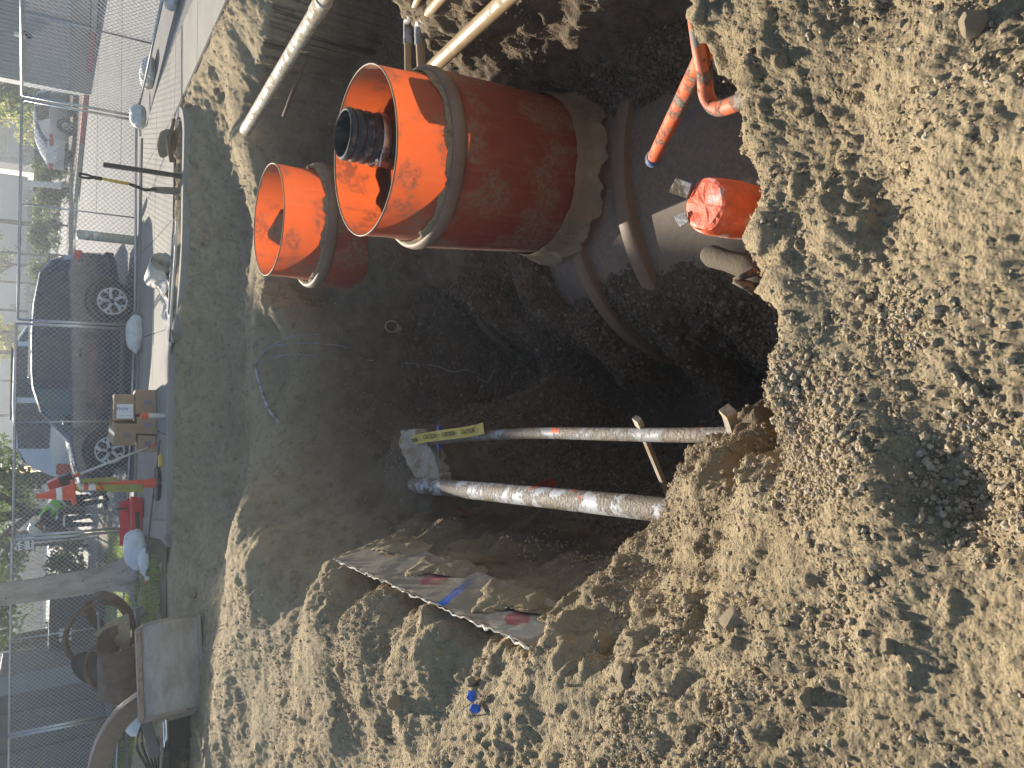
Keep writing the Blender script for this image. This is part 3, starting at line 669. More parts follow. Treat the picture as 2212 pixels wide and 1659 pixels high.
c = t.mix(t.math('MULTIPLY', band(t, t.noise(7, 9, .75), .47, .6), .8), c, (.29, .225, .145))
t.set(c, .93, 0, t.bump(t.noise(60, 7, .7), .5, .006))
slab = np_mesh('slab', np.concatenate([top, bot]), np.concatenate([f, f[:, ::-1] + n_, rs_]), ['slab_painted']); slab.parent = e
a_ = slab.data.attributes.new('suv', 'FLOAT_VECTOR', 'POINT'); a_.data.foreach_set('vector', np.tile(np.stack([uu.ravel(), vv.ravel(), 0 * uu.ravel()], -1), (2, 1)).astype(np.float32).ravel()); slab.data.set_sharp_from_angle(angle=R(45))
m = MB(); pp = [S0.lerp(S1, i / 60) + Vector((random.Random(i).uniform(-.016, .004), 0, .003 + random.Random(i + 99).uniform(-.005, .007))) for i in range(61)]
m.tube(pp, [.0015 + .006 * random.Random(i * 3).random() ** 1.5 for i in range(61)], 7); m.build('broken_edge', 'concrete_sunlit', e) if 'concrete_sunlit' in MT else (simple('concrete_sunlit', (.62, .57, .48), .95, var=.25, scale=12, bump=.006, dirt=.3), m.build('broken_edge', 'concrete_sunlit', e))  # pale tube paints the sunlit look of the slab's broken top edge
# soil slid onto the slab
def heap(name, label, outline, hgt, seed, mat='soil_sub', n=46):
    """soil heap over an outline of ground points"""
    O = [Vector(p) for p in outline]; cen = sum(O, Vector()) / len(O); ring = smooth_path(O + [O[0]], 8)[:-1]; N = len(ring); J = 14
    vs = []
    for j in range(J + 1):
        q = j / J
        for p in ring: vs.append(cen + (p - cen) * (1 - q))
    V = np.array([tuple(v) for v in vs]); qq = np.repeat(np.arange(J + 1) / J, N)
    env = np.clip(np.sin(np.pi / 2 * np.clip(qq * 1.6, 0, 1)), 0, 1)
    nz = vnoise(V, 9., seed) * .4 + vnoise(V, 24., seed + 1) * .3 + vnoise(V, 60., seed + 2) * .2
    V[:, 2] += hgt * env * (.8 + nz) - .02 * (qq == 0)
    V[:, :2] += (np.stack([vnoise(V, 15., seed + 4), vnoise(V, 15., seed + 5)], -1) * .02) * (qq < .3)[:, None]
    ix = np.arange((J + 1) * N).reshape(J + 1, N); f = np.stack([ix[:-1], np.roll(ix[:-1], -1, 1), np.roll(ix[1:], -1, 1), ix[1:]], -1).reshape(-1, 4)
    o = np_mesh(name, V, f, [mat]); return tag(o, label, None, None, 'stuff')
heap('soil_heap', 'loose soil slid over the middle of the tilted slab', [on_slab(.36, .28, 0), on_slab(.30, .6, 0), on_slab(.30, 1.0, 0), on_slab(.55, 1.1, 0), on_slab(.58, .8, 0), on_slab(.46, .62, 0), on_slab(.42, .35, 0)], .06, 31)
heap('soil_heap', 'loose soil slid over the near end of the tilted slab', [on_slab(.76, .1, 0), on_slab(.70, .45, 0), on_slab(.66, .9, 0), on_slab(.82, 1.1, 0), on_slab(1.02, .85, 0), on_slab(.88, .62, 0), on_slab(.82, .3, 0)], .065, 37)
heap('soil_heap', 'crumbling soil ledge at the far end of the tilted slab', [on_slab(.02, .6, 0), on_slab(.0, 1.1, 0), on_slab(.2, 1.15, 0), on_slab(.24, .75, 0), on_slab(.12, .6, 0)], .07, 41)

# capped orange pipe, grey sweep, wrapped stub over the tank
e = thing('capped_pipe', 'orange spray-painted pipe with a dirty blue cap over the tank', 'pipe', (0, 0, 0))
a, b = at(1410, 345, -.88), at(1520, 120, -.25); d = (a - b).normalized()
m = MB(); m.tube([b, b.lerp(a, .5), a], .03, 20); m.build('tube', 'orange_pipe', e, angle=50)
m = MB(); m.tube([a - d * .05, a - d * .01, a + d * .015, a + d * .03], [.036, .037, .033, .018], 20); m.build('cap', 'cap_blue', e, smooth=True) if marked('cap_blue', (.10, .16, .33), (.6, .58, .52), .6, .5) else None
o = pipe('conduit_sweep', 'grey conduit bend sprayed orange, curving out of the near bank', [at(1500, 20, -.10), at(1512, 105, -.11), at(1522, 160, -.15), at(1526, 205, -.19), at(1545, 232, -.21), at(1578, 228, -.17), at(1640, 196, -.10)], .0235, 'grey_orange')
e = thing('wrapped_pipe_stub', 'upright pipe stub wrapped in orange-painted tape at the near bank', 'pipe', at(1524, 441, -.30))
m = MB(); m.lathe([(.088, -.42), (.089, -.2), (.092, -.12), (.091, -.04), (.088, -.012), (.08, 0)], seg=40, wob=lambda th, z: 1 + .025 * math.sin(3 * th + z * 20) + .012 * math.sin(9 * th)); m.build('wrapping', 'orange_tape', e, smooth=True)
m = MB(); vs = []; rs = random.Random(4)
for j, r in enumerate((.084, .07, .035)):
    for k in range(24): th = 2 * math.pi * k / 24; vs.append((r * math.cos(th) * (1 + .04 * math.sin(4 * th)), r * math.sin(th), .003 + rs.uniform(-.0012, .0018) - (.006 if j == 0 else 0) + .003 * math.sin(r * math.cos(th) * 90)))
vs.append((0, 0, .004)); m.add(vs, [(j * 24 + k, j * 24 + (k + 1) % 24, (j + 1) * 24 + (k + 1) % 24, (j + 1) * 24 + k) for j in range(2) for k in range(24)] + [(48 + k, 48 + (k + 1) % 24, 72) for k in range(24)]); m.build('taped_cap', 'orange_tape', e)
MB().prism([(.03, .07), (.075, .05), (.1, .1), (.06, .13)], .01, .014, ((0, 0, -.03), (1, 0, .2), (0, 1, .3), (0, 0, 1))).build('tape_flap', 'silver_tape', e)
MB().prism([(-.045, .065), (-.012, .08), (-.02, .12), (-.06, .1)], .0, .004, ((0, 0, -.01), (1, 0, 0), (0, 1, .2), (0, 0, 1))).build('tape_flap', 'silver_tape', e)
e = thing('wrapped_pipe_stub', 'silver tape-wrapped pipe end tied off in the shade under the near bank', 'pipe', (0, 0, 0))
a, b = at(1520, 548, -.95), at(1660, 590, -.85); d = (b - a)
P = [a + d * t for t in (0, .06, .15, .4, .7, 1.0)]
m = MB(); m.tube(P, [.01, .035, .048, .044, .05, .046], 26); simple('silver_in_shade', (.085, .078, .07), .6, .1, var=.5, bump=.02, dirt=.8, dirtcol=(.10, .08, .055)); o = m.build('wrapping', 'silver_in_shade', e, smooth=True)  # dark tone and heavy soil coat stand in for the bank's shade
m = MB(); q = at(1585, 606, -.66); m.tube([q, q + Vector((-.02, -.03, -.05)), q + Vector((-.05, -.01, -.11))], [.012, .02, .004], 8); m.tube([q, q + Vector((.03, -.05, -.05)), q + Vector((.02, -.08, -.1))], [.01, .016, .004], 8); m.build('tied_tail', 'black_plastic', e, smooth=True)
# flat black patch that paints the dark of a hole in the tank
m = MB(); cc = at(1456, 332, -1.60)
pts = [at(1449, 302, -1.575), at(1460, 300, -1.58), at(1463, 330, -1.58), at(1462, 355, -1.585), at(1455, 364, -1.585), at(1449, 345, -1.58), at(1451, 325, -1.575)]
m.add([p + Vector((0, 0, .045)) for p in pts], [tuple(range(len(pts)))]); o = m.build('hole_dark_patch', 'black'); o.parent = tank; o.location = -tank.location

# pipes on the right
e = thing('pvc_pipe', 'long white plastic pipe bridging the dark hollow on the right', 'pipe', (0, 0, 0))
p0, p1 = aty(536, 272, 7.55), aty(700, 0, 5.1); d = (p1 - p0)
m = MB(); m.tube([p0 - d * .05, p0.lerp(p1, .5), p1 + d * .45], .056, 28); m.build('tube', 'pvc_white', e, angle=50)
m = MB(); q = p0.lerp(p1, .93); m.tube([q, q + d * .07], .063, 28); m.build('coupling', 'pvc_white', e, angle=50)
for s_ in (.35, .72): q = p0.lerp(p1, s_) + Vector((-.05, -.01, -.05)); MB().tube([q + Vector((0, 0, .04)), q, q + Vector((.004, -.01, -.03))], .005, 6).build('tie_end', 'pvc_white', e)
tag(MB().tube([aty(660, 130, 6.3), aty(640, 180, 6.4), aty(612, 252, 6.6)], .016, 10).build('buried_stick', 'root_brown', None, True), 'brown stick leaning in the dark hollow below the white pipe', 'stick')
pipe('buried_pipe', 'beige plastic pipe sloping down to the right side of the large riser', [at(1200, -100, -.52), at(1090, 2, -.62), at(943, 138, -.76), at(915, 165, -.80)], .047, 'pvc_beige')
def elbow_conduit(label, pts_far, pts_near, r):
    e = thing('elbow_conduit', label, 'pipe', (0, 0, 0))
    a = [Vector(p) for p in pts_far]; b = [Vector(p) for p in pts_near]
    m = MB(); m.tube(a, r, 18); m.build('tube', 'pvc_beige', e, angle=50)
    m = MB(); m.tube(b, r, 18); m.build('tube', 'pvc_beige', e, angle=50)
    k = a[-1]; q = b[0]; da = (a[-1] - a[-2]).normalized(); db = (b[1] - b[0]).normalized()
    mid = smooth_path([k - da * .1, k - da * .02, (k + q) / 2 + (da - db) * .012, q + db * .02, q + db * .1], 6)
    m = MB(); m.tube(mid, r * 1.18, 18); m.build('elbow', 'pvc_grey', e, angle=50)
    MB().tube([k - da * .105, k - da * .085], r * 1.25, 18).build('collar', 'pvc_grey', e, angle=50); MB().tube([q + db * .085, q + db * .105], r * 1.25, 18).build('collar', 'pvc_grey', e, angle=50)
    return e
elbow_conduit('thinner beige conduit with a grey elbow beside the riser, farther from the camera', [at(882, 190, -.70), at(880, 60, -.66)], [at(882, 42, -.64), at(915, -25, -.5)], .024)
elbow_conduit('thicker beige conduit with a grey elbow beside the riser, nearer the camera', [at(912, 180, -.74), at(906, 62, -.70)], [at(912, 44, -.68), at(965, -18, -.52)], .031)

# grey conduit with loose wires on the far bank
e = thing('wire_conduit', 'grey curved conduit end with loose wires on the far bank', 'conduit', (0, 0, 0))
c0 = hit(578, 788, .12); P = smooth_path([c0, hit(584, 830, .10), hit(596, 885, .06), hit(616, 932, -.02)], 8)
m = MB(); m.tube(P, .015, 16); m.build('tube', 'pvc_grey', e, smooth=True)
m = MB(); m.tube([P[0] + (P[0] - P[1]).normalized() * .012, P[0] - (P[0] - P[1]).normalized() * .03], .019, 16); m.build('collar', 'pvc_grey', e)
for w_ in ([(605, 715), (622, 690)], [(590, 750), (640, 728), (700, 722)], [(588, 752), (660, 742), (730, 745), (760, 752)], [(600, 772), (650, 766), (760, 775), (880, 784), (945, 790), (985, 803), (1020, 800), (1058, 826), (1078, 796), (1092, 822), (1096, 834)]):
    pts = [P[0]] + [hit(*q, .035 if i < len(w_) - 1 else .05) for i, q in enumerate(w_)]
    m = MB(); m.tube(smooth_path(pts, 6), .0042, 6); m.build('wire', 'wire_grey', e, smooth=True)
e = thing('pipe_stub', 'small muddy pipe stub with a loose strap ring in the pit wall', 'pipe', (0, 0, 0))
q = hit(872, 712, .05); m = MB(); m.tube([q + Vector((-.02, .12, -.04)), q, q + Vector((.0, -.03, .01))], .036, 16, cap=False); m.tube([q + Vector((-.02, .12, -.04)), q + Vector((.0, -.028, .01))], .03, 16); m.build('tube', 'conduit_stub', e, smooth=True) if marked('conduit_stub', (.5, .42, .3), (.4, .3, .2), .2, .6) else None
m = MB(); cc = q + Vector((.02, -.02, .075)); m.tube([cc + Vector((.05 * math.cos(t), .02 * math.sin(t), .055 * math.sin(t))) for t in np.linspace(0, 2 * math.pi, 22, endpoint=False)], .006, 6, close=True); m.build('strap', 'pvc_white', e, smooth=True)
for lab, pts in (('thin brown root curving out of the shaded pit wall', [(985, 688), (1000, 715), (1030, 735), (1062, 742)]), ('forked brown root hanging low on the shaded pit wall', [(1110, 740), (1135, 752), (1150, 772), (1175, 800)]), ('pale hair-thin root on the soil left of the thick conduit', [(868, 1140), (885, 1122), (897, 1112)]), ('pale root crossing the dirt above the wires', [(1002, 775), (1040, 768), (1085, 768)])):
    m = MB(); P = smooth_path([hit(*q, .012) for q in pts], 6); m.tube(P, [.014 * (1 - .75 * i / len(P)) + .002 for i in range(len(P))] if 'pale' not in lab else .0035, 7); tag(m.build('root', 'root_brown', None, True), lab, 'root')
# blue tie on the left bank
q = hit(1034, 1514, .012); e = thing('ribbon_bow', 'small blue plastic ribbon tied to a twig on the left bank', 'ribbon', q)
m = MB(); m.lathe([(.002, -.035), (.016, -.025), (.02, -.008), (.012, .004), (.004, .012)], seg=10, wob=lambda th, z: 1 + .3 * math.sin(2 * th)); m.v = [(x * .7 - .022, y - .01, z + .02) for x, y, z in m.v]; m.lathe([(.002, -.02), (.014, -.012), (.018, .008), (.01, .02), (.003, .026)], (.022, .006, .012), 10, wob=lambda th, z: 1 + .3 * math.sin(2 * th + 1)); m.build('ribbon', 'ribbon_blue', e, smooth=True) if simple('ribbon_blue', (.02, .13, .6), .4, var=.2) else None
m = MB(); m.tube([(-.09, .12, .012), (-.05, .06, .03), (0, 0, .02), (.04, -.03, .015)], .0028, 6); m.build('twig', 'root_brown', e)

# single stones lying on the ground
def rock_mesh(name, seed, sub=3):
    bm = bmesh.new(); bmesh.ops.create_icosphere(bm, subdivisions=sub, radius=1)
    P = np.array([v.co for v in bm.verts]); n = vnoise(P + 10, 1.1, seed) * .28 + vnoise(P + 10, 2.6, seed + 1) * .13 + vnoise(P + 10, 7, seed + 2) * .04
    rs = np.random.default_rng(seed)
    for v, k in zip(bm.verts, n): v.co *= 1 + k
    for _ in range(9):                                       # knock a few facets flat
        d = Vector(rs.normal(size=3)).normalized(); lim = .50 + .25 * rs.random()
        for v in bm.verts:
            t_ = v.co.dot(d)
            if t_ > lim: v.co -= d * (t_ - lim) * .93
    me = bpy.data.meshes.new(name); bm.to_mesh(me); bm.free(); me.materials.append(MT['rock']); me.polygons.foreach_set('use_smooth', [True] * len(me.polygons)); me.set_sharp_from_angle(angle=R(24)); return me
STONES = [(1590, 1335, .040, (1, 1.25, .8), 'tan angular stone on the near-left slope below the slab'), (1350, 1458, .036, (1.2, 1, .8), 'brown rounded stone on the left bank, right of the blue ribbon'), (2195, 410, .024, (1, 1.3, .9), 'pale stone at the near right edge of the bank'), (2150, 492, .022, (1.1, 1, .8), 'grey-brown stone below the pale one at the near right edge'), (2110, 362, .026, (1.4, .9, .6), 'flat tan stone among gravel at the near right'), (1920, 1398, .020, (1, 1, .8), 'small tan stone far down the near-left slope'), (2100, 62, .03, (1.3, 1, .8), 'half-shaded stone at the top right corner of the bank'), (1740, 620, .017, (1, 1.3, .8), 'small tan stone right behind the pit rim'), (870, 1520, .05, (1.2, 1, .8), 'grey clod in a hollow on the far left bank'), (745, 1452, .055, (1, 1.2, .8), 'dark clod half way up the left bank'), (1020, 1470, .03, (1, 1, .8), 'stone above the blue ribbon on the left bank'), (645, 1545, .06, (1.1, 1, .8), 'round tan clod on the far left bank under the bucket'), (640, 1270, .05, (1.1, 1, .8), 'dark clod on the bank just above the slab end'), (1300, 1400, .03, (1, 1.1, .8), 'brown clod in shade beside the near slab end'), (1745, 1505, .024, (1, 1.2, .8), 'tan stone at the near left of the bank'), (422, 1278, .07, (1, 1.4, .7), 'pale stone in the shaded ground behind the left ridge')]
for i, (px, py, r, sc_, lab) in enumerate(STONES):
    o = bpy.data.objects.new('stone', rock_mesh('stone', 50 + i * 7)); C.objects.link(o); p = hit(px, py)
    o.location = p + Vector((0, 0, r * .18)); o.scale = (r * sc_[0], r * sc_[1], r * sc_[2]); o.rotation_euler = (i * .3, i * .2, i * 1.3); tag(o, lab, 'stone')

# ------------------------------------------------------------------ street level beyond the pit
def atn(nx, ny, z=0.0): return at(nx / 1.82278, ny / 1.82278, z)      # same, measured on the full-size picture
def atny(nx, ny, y): return aty(nx / 1.82278, ny / 1.82278, y)
t = NT('concrete_walk'); c = t.ramp(t.noise(1.2, 7, .65), [(.3, (.22, .20, .17)), (.7, (.32, .295, .25))])
c = t.mix(t.math('MULTIPLY', band(t, t.noise(22, 8, .75), .52, .7), .5), c, (.22, .195, .155)); t.set(c, .9, 0, t.bump(t.noise(120, 5), .3, .004))
t = NT('road_mat'); c = t.ramp(t.noise(.6, 8, .65), [(.3, (.13, .128, .123)), (.7, (.20, .195, .185))])
c = t.mix(t.math('MULTIPLY', band(t, t.noise(5, 8, .75), .5, .72), .45), c, (.10, .097, .09)); t.set(c, .9, 0, t.bump(t.noise(150, 5), .4, .005))
t = NT('joint_dark'); t.set(t.ramp(t.noise(8, 4), [(.3, (.07, .06, .05)), (.7, (.13, .11, .09))]), .95)
t = NT('grass_mat'); t.set(t.ramp(t.noise(3, 8, .7), [(.3, (.045, .07, .018)), (.55, (.10, .125, .035)), (.75, (.20, .17, .08))]), .9, 0, t.bump(t.noise(40, 8, .8), 1, .03))
t = NT('lawn_dirt'); t.set(t.mix(band(t, t.noise(1.1, 6), .42, .58), (.09, .085, .04), (.20, .16, .11)), .95, 0, t.bump(t.noise(30, 8, .8), 1, .03))
simple('red_kerb', (.50, .13, .12), .8, var=.25, scale=8, dirt=.25)
simple('mulch', (.10, .075, .055), .95, var=.5, scale=40, bump=.02)
simple('far_earth', (.20, .17, .13), .95, var=.3, scale=.2)
def road_z(y): return -.10 + max(0, min(y, 60) - 14.5) * .0095
# wide base sheet to the horizon
m = MB(); m.add([(-900, 30, -1.2), (900, 30, -1.2), (900, 1500, -1.2), (-900, 1500, -1.2)], [(0, 1, 2, 3)]); tag(m.build('far_ground', 'far_earth'), kind='structure')
m = MB(); ysr = [13.0, 14.5, 20, 30, 40, 60, 130]
for a, b in zip(ysr, ysr[1:]): m.add([(-80, a, road_z(a)), (80, a, road_z(a)), (80, b, road_z(b)), (-80, b, road_z(b))], [(0, 1, 2, 3)])
m.add([(4.35, 7.3, -.10), (80, 7.3, -.10), (80, 13, -.10), (4.35, 13, -.10)], [(0, 1, 2, 3)])
tag(m.build('road', 'road_mat'), kind='structure')
# painted / cut joints on the road
road = bpy.data.objects['road']
for y_ in (18.2, 24.5):
    m = MB(); m.bar((4.6, y_, road_z(y_) + .004), (40, y_ + 2.5, road_z(y_ + 2.5) + .004), .03, .004); m.build('road_joint', 'joint_dark', road)
# sidewalk: bed of joint mortar with paving panels on top
m = MB(); m.prism([(-2.0, 10.42), (3.4, 10.42), (3.62, 7.25), (4.4, 7.25), (4.36, 11.5), (4.05, 13.75), (-2.35, 13.75)], -.22, -.012, ((0, 0, 0), (1, 0, 0), (0, 1, 0), (0, 0, 1))); walk = tag(m.build('sidewalk', 'joint_dark'), kind='structure')
g_ = .007
cols = [-2.2, -.75, .65, 2.05, 3.42]
for i in range(4):
    for y0, y1 in ((10.43, 12.1), (12.1, 13.74)):
        m = MB(); m.prism([(cols[i] + g_, y0 + g_), (cols[i + 1] - g_, y0 + g_), (cols[i + 1] - g_, y1 - g_), (cols[i] + g_, y1 - g_)], -.1, 0, ((0, 0, 0), (1, 0, 0), (0, 1, 0), (0, 0, 1))); m.build('paving_panel', 'concrete_walk', walk, bevel=.004)
for y0, y1 in ((7.3, 8.9), (8.9, 10.43), (10.43, 12.1), (12.1, 13.74)):
    xl = lambda y: 3.66 - (.04 * (y - 4.2) / 3.1 if y < 7.3 else .04 + .2 * (y - 7.3) / 3.1)
    if y0 > 10.4: xl = lambda y: 3.42
    xr = lambda y: 4.38 if y < 11.5 else 4.38 - .33 * (y - 11.5) / 2.25
    m = MB(); m.prism([(xl(y0) + g_, y0 + g_), (xr(y0) - g_, y0 + g_), (xr(y1) - g_, y1 - g_), (xl(y1) + g_, y1 - g_)], -.1, 0, ((0, 0, 0), (1, 0, 0), (0, 1, 0), (0, 0, 1))); m.build('paving_panel', 'concrete_walk', walk, bevel=.004)
# street kerb along the far side of the walk
m = MB(); m.bar((-2.4, 13.83, -.07), (4.0, 13.83, -.07), .15, .2); tag(m.build('street_kerb', 'concrete_walk', None, bevel=.02), kind='structure')
# planting strip with its own kerb
kp = [(-2.0, 10.36), (.25, 10.36), (.55, 10.12), (.9, 9.78), (1.5, 9.56), (2.3, 9.54), (2.85, 9.52)] + [(2.85 + .42 * math.cos(a), 9.94 + .42 * math.sin(a)) for a in np.linspace(-math.pi / 2, math.pi / 2, 8)][1:]
m = MB(); P = smooth_path([(x, y, 0) for x, y in kp], 4); vs = []; n = len(P)
for i, p in enumerate(P):
    t_ = (P[min(i + 1, n - 1)] - P[max(i - 1, 0)]).normalized(); nn = Vector((-t_.y, t_.x, 0))
    for o_, z_ in ((-.07, -.24), (-.07, .0), (-.055, .018), (.055, .018), (.07, .0), (.07, -.24)): vs.append(p + nn * o_ + Vector((0, 0, z_ + .012)))
fs = [(i * 6 + k, i * 6 + (k + 1) % 6, i * 6 + 6 + (k + 1) % 6, i * 6 + 6 + k) for i in range(n - 1) for k in range(6)] + [(0, 1, 2, 3, 4, 5), tuple((n - 1) * 6 + k for k in range(6))]
m.add(vs, fs); tag(m.build('planter_kerb', 'concrete_walk', None, angle=40), kind='structure')
pl = [(.55, 10.36), (.95, 9.82), (1.5, 9.62), (2.3, 9.6), (2.85, 9.58)] + [(2.85 + .36 * math.cos(a), 9.94 + .36 * math.sin(a)) for a in np.linspace(-math.pi / 2, math.pi / 2, 8)][1:] + [(2.0, 10.38), (1.2, 10.38)]
heap('planter_soil', 'dry rubbly soil filling the planting strip', [(x, y, -.03) for x, y in pl], .05, 61, 'soil_sub')
heap('grass_strip', 'thin green weeds along the planting strip', [(-1.6, 10.43, -.01), (-1.5, 10.32, -.03), (.2, 10.32, -.03), (.6, 10.16, -.02), (1.2, 10.25, -.01), (1.9, 10.36, -.0), (.6, 10.44, .0)], .035, 66, 'grass_mat')
# lawn on the left
m = MB(); m.add([(-2.1, 10.6, -.015), (-2.45, 13.9, -.015), (-3.4, 22, .0), (-40, 22, 0), (-40, 10.2, 0), (-8.5, 10.2, -.02)], [(0, 1, 2, 3, 4, 5)]); lawn = tag(m.build('lawn', 'lawn_dirt'), kind='structure')
m = MB(); m.bar((-1.98, 10.46, -.05), (-3.0, 17.5, -.03), .26, .14); tag(m.build('lawn_kerb', 'concrete_walk', None, bevel=.015), kind='structure')
def blades(name, label, n, area, h, mat, seed):
    rg = np.random.default_rng(seed); x = rg.uniform(area[0], area[1], n); y = rg.uniform(area[2], area[3], n)
    keep = vnoise(np.stack([x, y, 0 * x], -1), 1.3, seed) > -.15; keep &= (x < -2.2 - (y - 10.5) * .145); x, y = x[keep], y[keep]; n = len(x)
    th = rg.uniform(0, 6.28, n); hh = h * rg.uniform(.5, 1.3, n); w = .006 + .004 * rg.random(n); ln = rg.normal(0, .4, (n, 2)) * hh[:, None]
    b = np.stack([x, y, 0 * x - .015], -1); s_ = np.stack([np.cos(th) * w, np.sin(th) * w, 0 * x], -1); tip = b + np.stack([ln[:, 0], ln[:, 1], hh], -1)
    V = np.stack([b - s_, b + s_, tip], 1).reshape(-1, 3); return tag(np_mesh(name, V, np.arange(3 * n).reshape(n, 3), [mat], False), label, None, None, 'stuff')
t = NT('blade'); oi = t.noise(2.2, 3); t.set(t.ramp(oi, [(.3, (.05, .085, .02)), (.7, (.16, .19, .05))]), .7)
tr = t.n('BsdfTranslucent'); tr.inputs[0].default_value = (.16, .22, .04, 1); ad = t.n('AddShader'); t.l(t.b.outputs[0], ad.inputs[0]); t.l(tr.outputs[0], ad.inputs[1]); t.l(ad.outputs[0], t.out.inputs[0])
blades('grass', 'patchy green grass of the lawn round the tree', 26000, (-9, -2.2, 11.0, 19), .07, 'blade', 5)

# ------------------------------------------------------------------ temporary fence
simple('glove_navy', (.02, .025, .10), .8, var=.2); simple('glove_white', (.7, .69, .66), .8, var=.1)
def fence_panel(label, p0, p1, h=1.62, lift=.07, brace=.5):
    a, b = Vector((*p0, 0)), Vector((*p1, 0)); L = (b - a).length
    e = thing('fence_panel', label, 'fence', a, math.atan2(b.y - a.y, b.x - a.x), 'temporary chain link fence panels')
    r = .021
    for x in (0, L): MB().tube([(x, 0, .0), (x, 0, lift + h)], r, 10).build('post', 'galv', e, True)
    for z in (lift, lift + h): MB().tube([(0, 0, z), (L, 0, z)], r, 10).build('rail', 'galv', e, True)
    MB().tube([(L * brace, 0, lift), (L * brace, 0, lift + h)], .012, 8).build('brace', 'galv', e, True)
    m = MB(); s_ = .080; w = .0027; vs = []; fs = []
    # woven wires: two families of diagonals, a little proud of each other
    k = -h
    while k < L:
        for sg in (1, -1):
            x0, x1 = max(k, 0), min(k + h, L)
            if x1 <= x0: continue
            z0, z1 = x0 - k, x1 - k
            if sg < 0: z0, z1 = h - z0, h - z1
            P0, P1 = Vector((x0, .003 * sg, lift + z0)), Vector((x1, .003 * sg, lift + z1)); d = (P1 - P0).normalized(); nn = Vector((-d.z, 0, d.x)); i = len(vs)
            for q in (P0, P1): vs += [q + nn * w, q + Vector((0, w * 1.4, 0)) - nn * w * .6, q - Vector((0, w * 1.4, 0)) - nn * w * .6]
            fs += [(i, i + 1, i + 4, i + 3), (i + 1, i + 2, i + 5, i + 4), (i + 2, i, i + 3, i + 5)]
        k += s_
    m.add(vs, fs); o = m.build('wire_mesh', 'galv', e); tag(o, kind='stuff')
    for x in (.0, L):
        m = MB(); m.bar((x, -.35, .02), (x, .35, .02), .05, .03); m.build('foot', 'galv', e)
    return e
fence_panel('fence panel on the right turning towards the camera along the driveway', (4.42, 14.02), (5.45, 10.2), 1.62)
fence_panel('fence panel behind the shovel, running from the corner to the dark car', (4.36, 14.05), (.86, 13.72), 1.62, brace=.48)
fence_panel('fence panel in front of the cardboard boxes and delineator', (.80, 13.74), (-2.62, 14.45), 1.64, brace=.45)
fence_panel('fence panel between the tree trunk and the scrap steel', (-2.70, 14.55), (-6.15, 15.25), 1.66)
fence_panel('fence panel at the far left in front of the grey container', (-6.22, 15.28), (-9.7, 15.9), 1.66)
# glove on the top rail
gp = Vector((4.42, 14.02, 0)).lerp(Vector((5.45, 10.2, 0)), .36); gp.z = 1.69
e = thing('work_glove', 'navy and white work glove hung on the right fence rail', 'glove', gp, 1.83)
m = MB(); m.lathe([(.035, .09), (.045, .03), (.052, -.02), (.05, -.05)], (0, -.045, .0), 14, wob=lambda th, z: 1 - .45 * abs(math.sin(th))); m.build('cuff', 'glove_white', e, True)
for k, (dx, l) in enumerate(((-.04, .075), (-.014, .09), (.012, .085), (.036, .065))):
    MB().tube([(dx, -.045, -.04), (dx * 1.15, -.05, -.04 - l * .5), (dx * 1.3, -.04, -.04 - l)], [.014, .013, .009], 8).build('finger', 'glove_navy', e, True)
MB().tube([(-.05, -.045, .0), (-.08, -.05, -.02), (-.1, -.045, -.05)], [.014, .013, .01], 8).build('thumb', 'glove_navy', e, True)

def pillow(name, label, loc, size, rz, mat, cat, seed, group=None):
    bm = bmesh.new(); bmesh.ops.create_cube(bm, size=2); bmesh.ops.subdivide_edges(bm, edges=bm.edges, cuts=13, use_grid_fill=True)
    P = np.array([v.co for v in bm.verts]); rr = (np.abs(P) ** 3.2).sum(1) ** (1 / 3.2); P = P / rr[:, None]
    ed = np.clip(1 - np.abs(P[:, 0]) ** 4, 0.12, 1) * np.clip(1 - .6 * np.abs(P[:, 1]) ** 5, .2, 1)
    P[:, 2] *= ed; Pn = P * np.array([1, .7, .5])
    d = vnoise(Pn, 3.1, seed) * .10 + vnoise(Pn, 7.3, seed + 1) * .06 + np.abs(vnoise(Pn, 5.0, seed + 2)) * .07
    P = P * (1 + d)[:, None] * np.array(size) / 2; P[:, 2] = np.maximum(P[:, 2], -size[2] * .33)
    for v, q in zip(bm.verts, P): v.co = q
    me = bpy.data.meshes.new(name); bm.to_mesh(me); bm.free(); me.materials.append(MT[mat]); me.polygons.foreach_set('use_smooth', [True] * len(me.polygons))
    o = bpy.data.objects.new(name, me); C.objects.link(o); o.location = (loc[0], loc[1], loc[2] + size[2] * .33); o.rotation_euler = (0, 0, rz); return tag(o, label, cat, group)
simple('sack', (.68, .67, .64), .75, var=.2, scale=9, bump=.012, dirt=.2, dirtcol=(.42, .36, .27))
simple('cloth', (.55, .515, .46), .9, var=.2, scale=6, bump=.01)
pillow('sandbag', 'white sandbag on the fence foot at the corner, nearer the kerb ring', (4.28, 13.55, 0), (.62, .36, .26), 1.2, 'sack', 'sandbag', 3)
pillow('sandbag', 'white sandbag on the driveway side of the fence corner', (4.95, 13.35, -.1), (.6, .36, .24), 1.75, 'sack', 'sandbag', 9)
pillow('sandbag', 'white sandbag on the fence foot beside the dark car', (.72, 13.45, 0), (.62, .38, .27), .2, 'sack', 'sandbag', 15)
pillow('sandbag', 'white sandbag at the right edge of the picture under the fence rail', (5.22, 10.95, -.1), (.5, .34, .22), 1.7, 'sack', 'sandbag', 21)

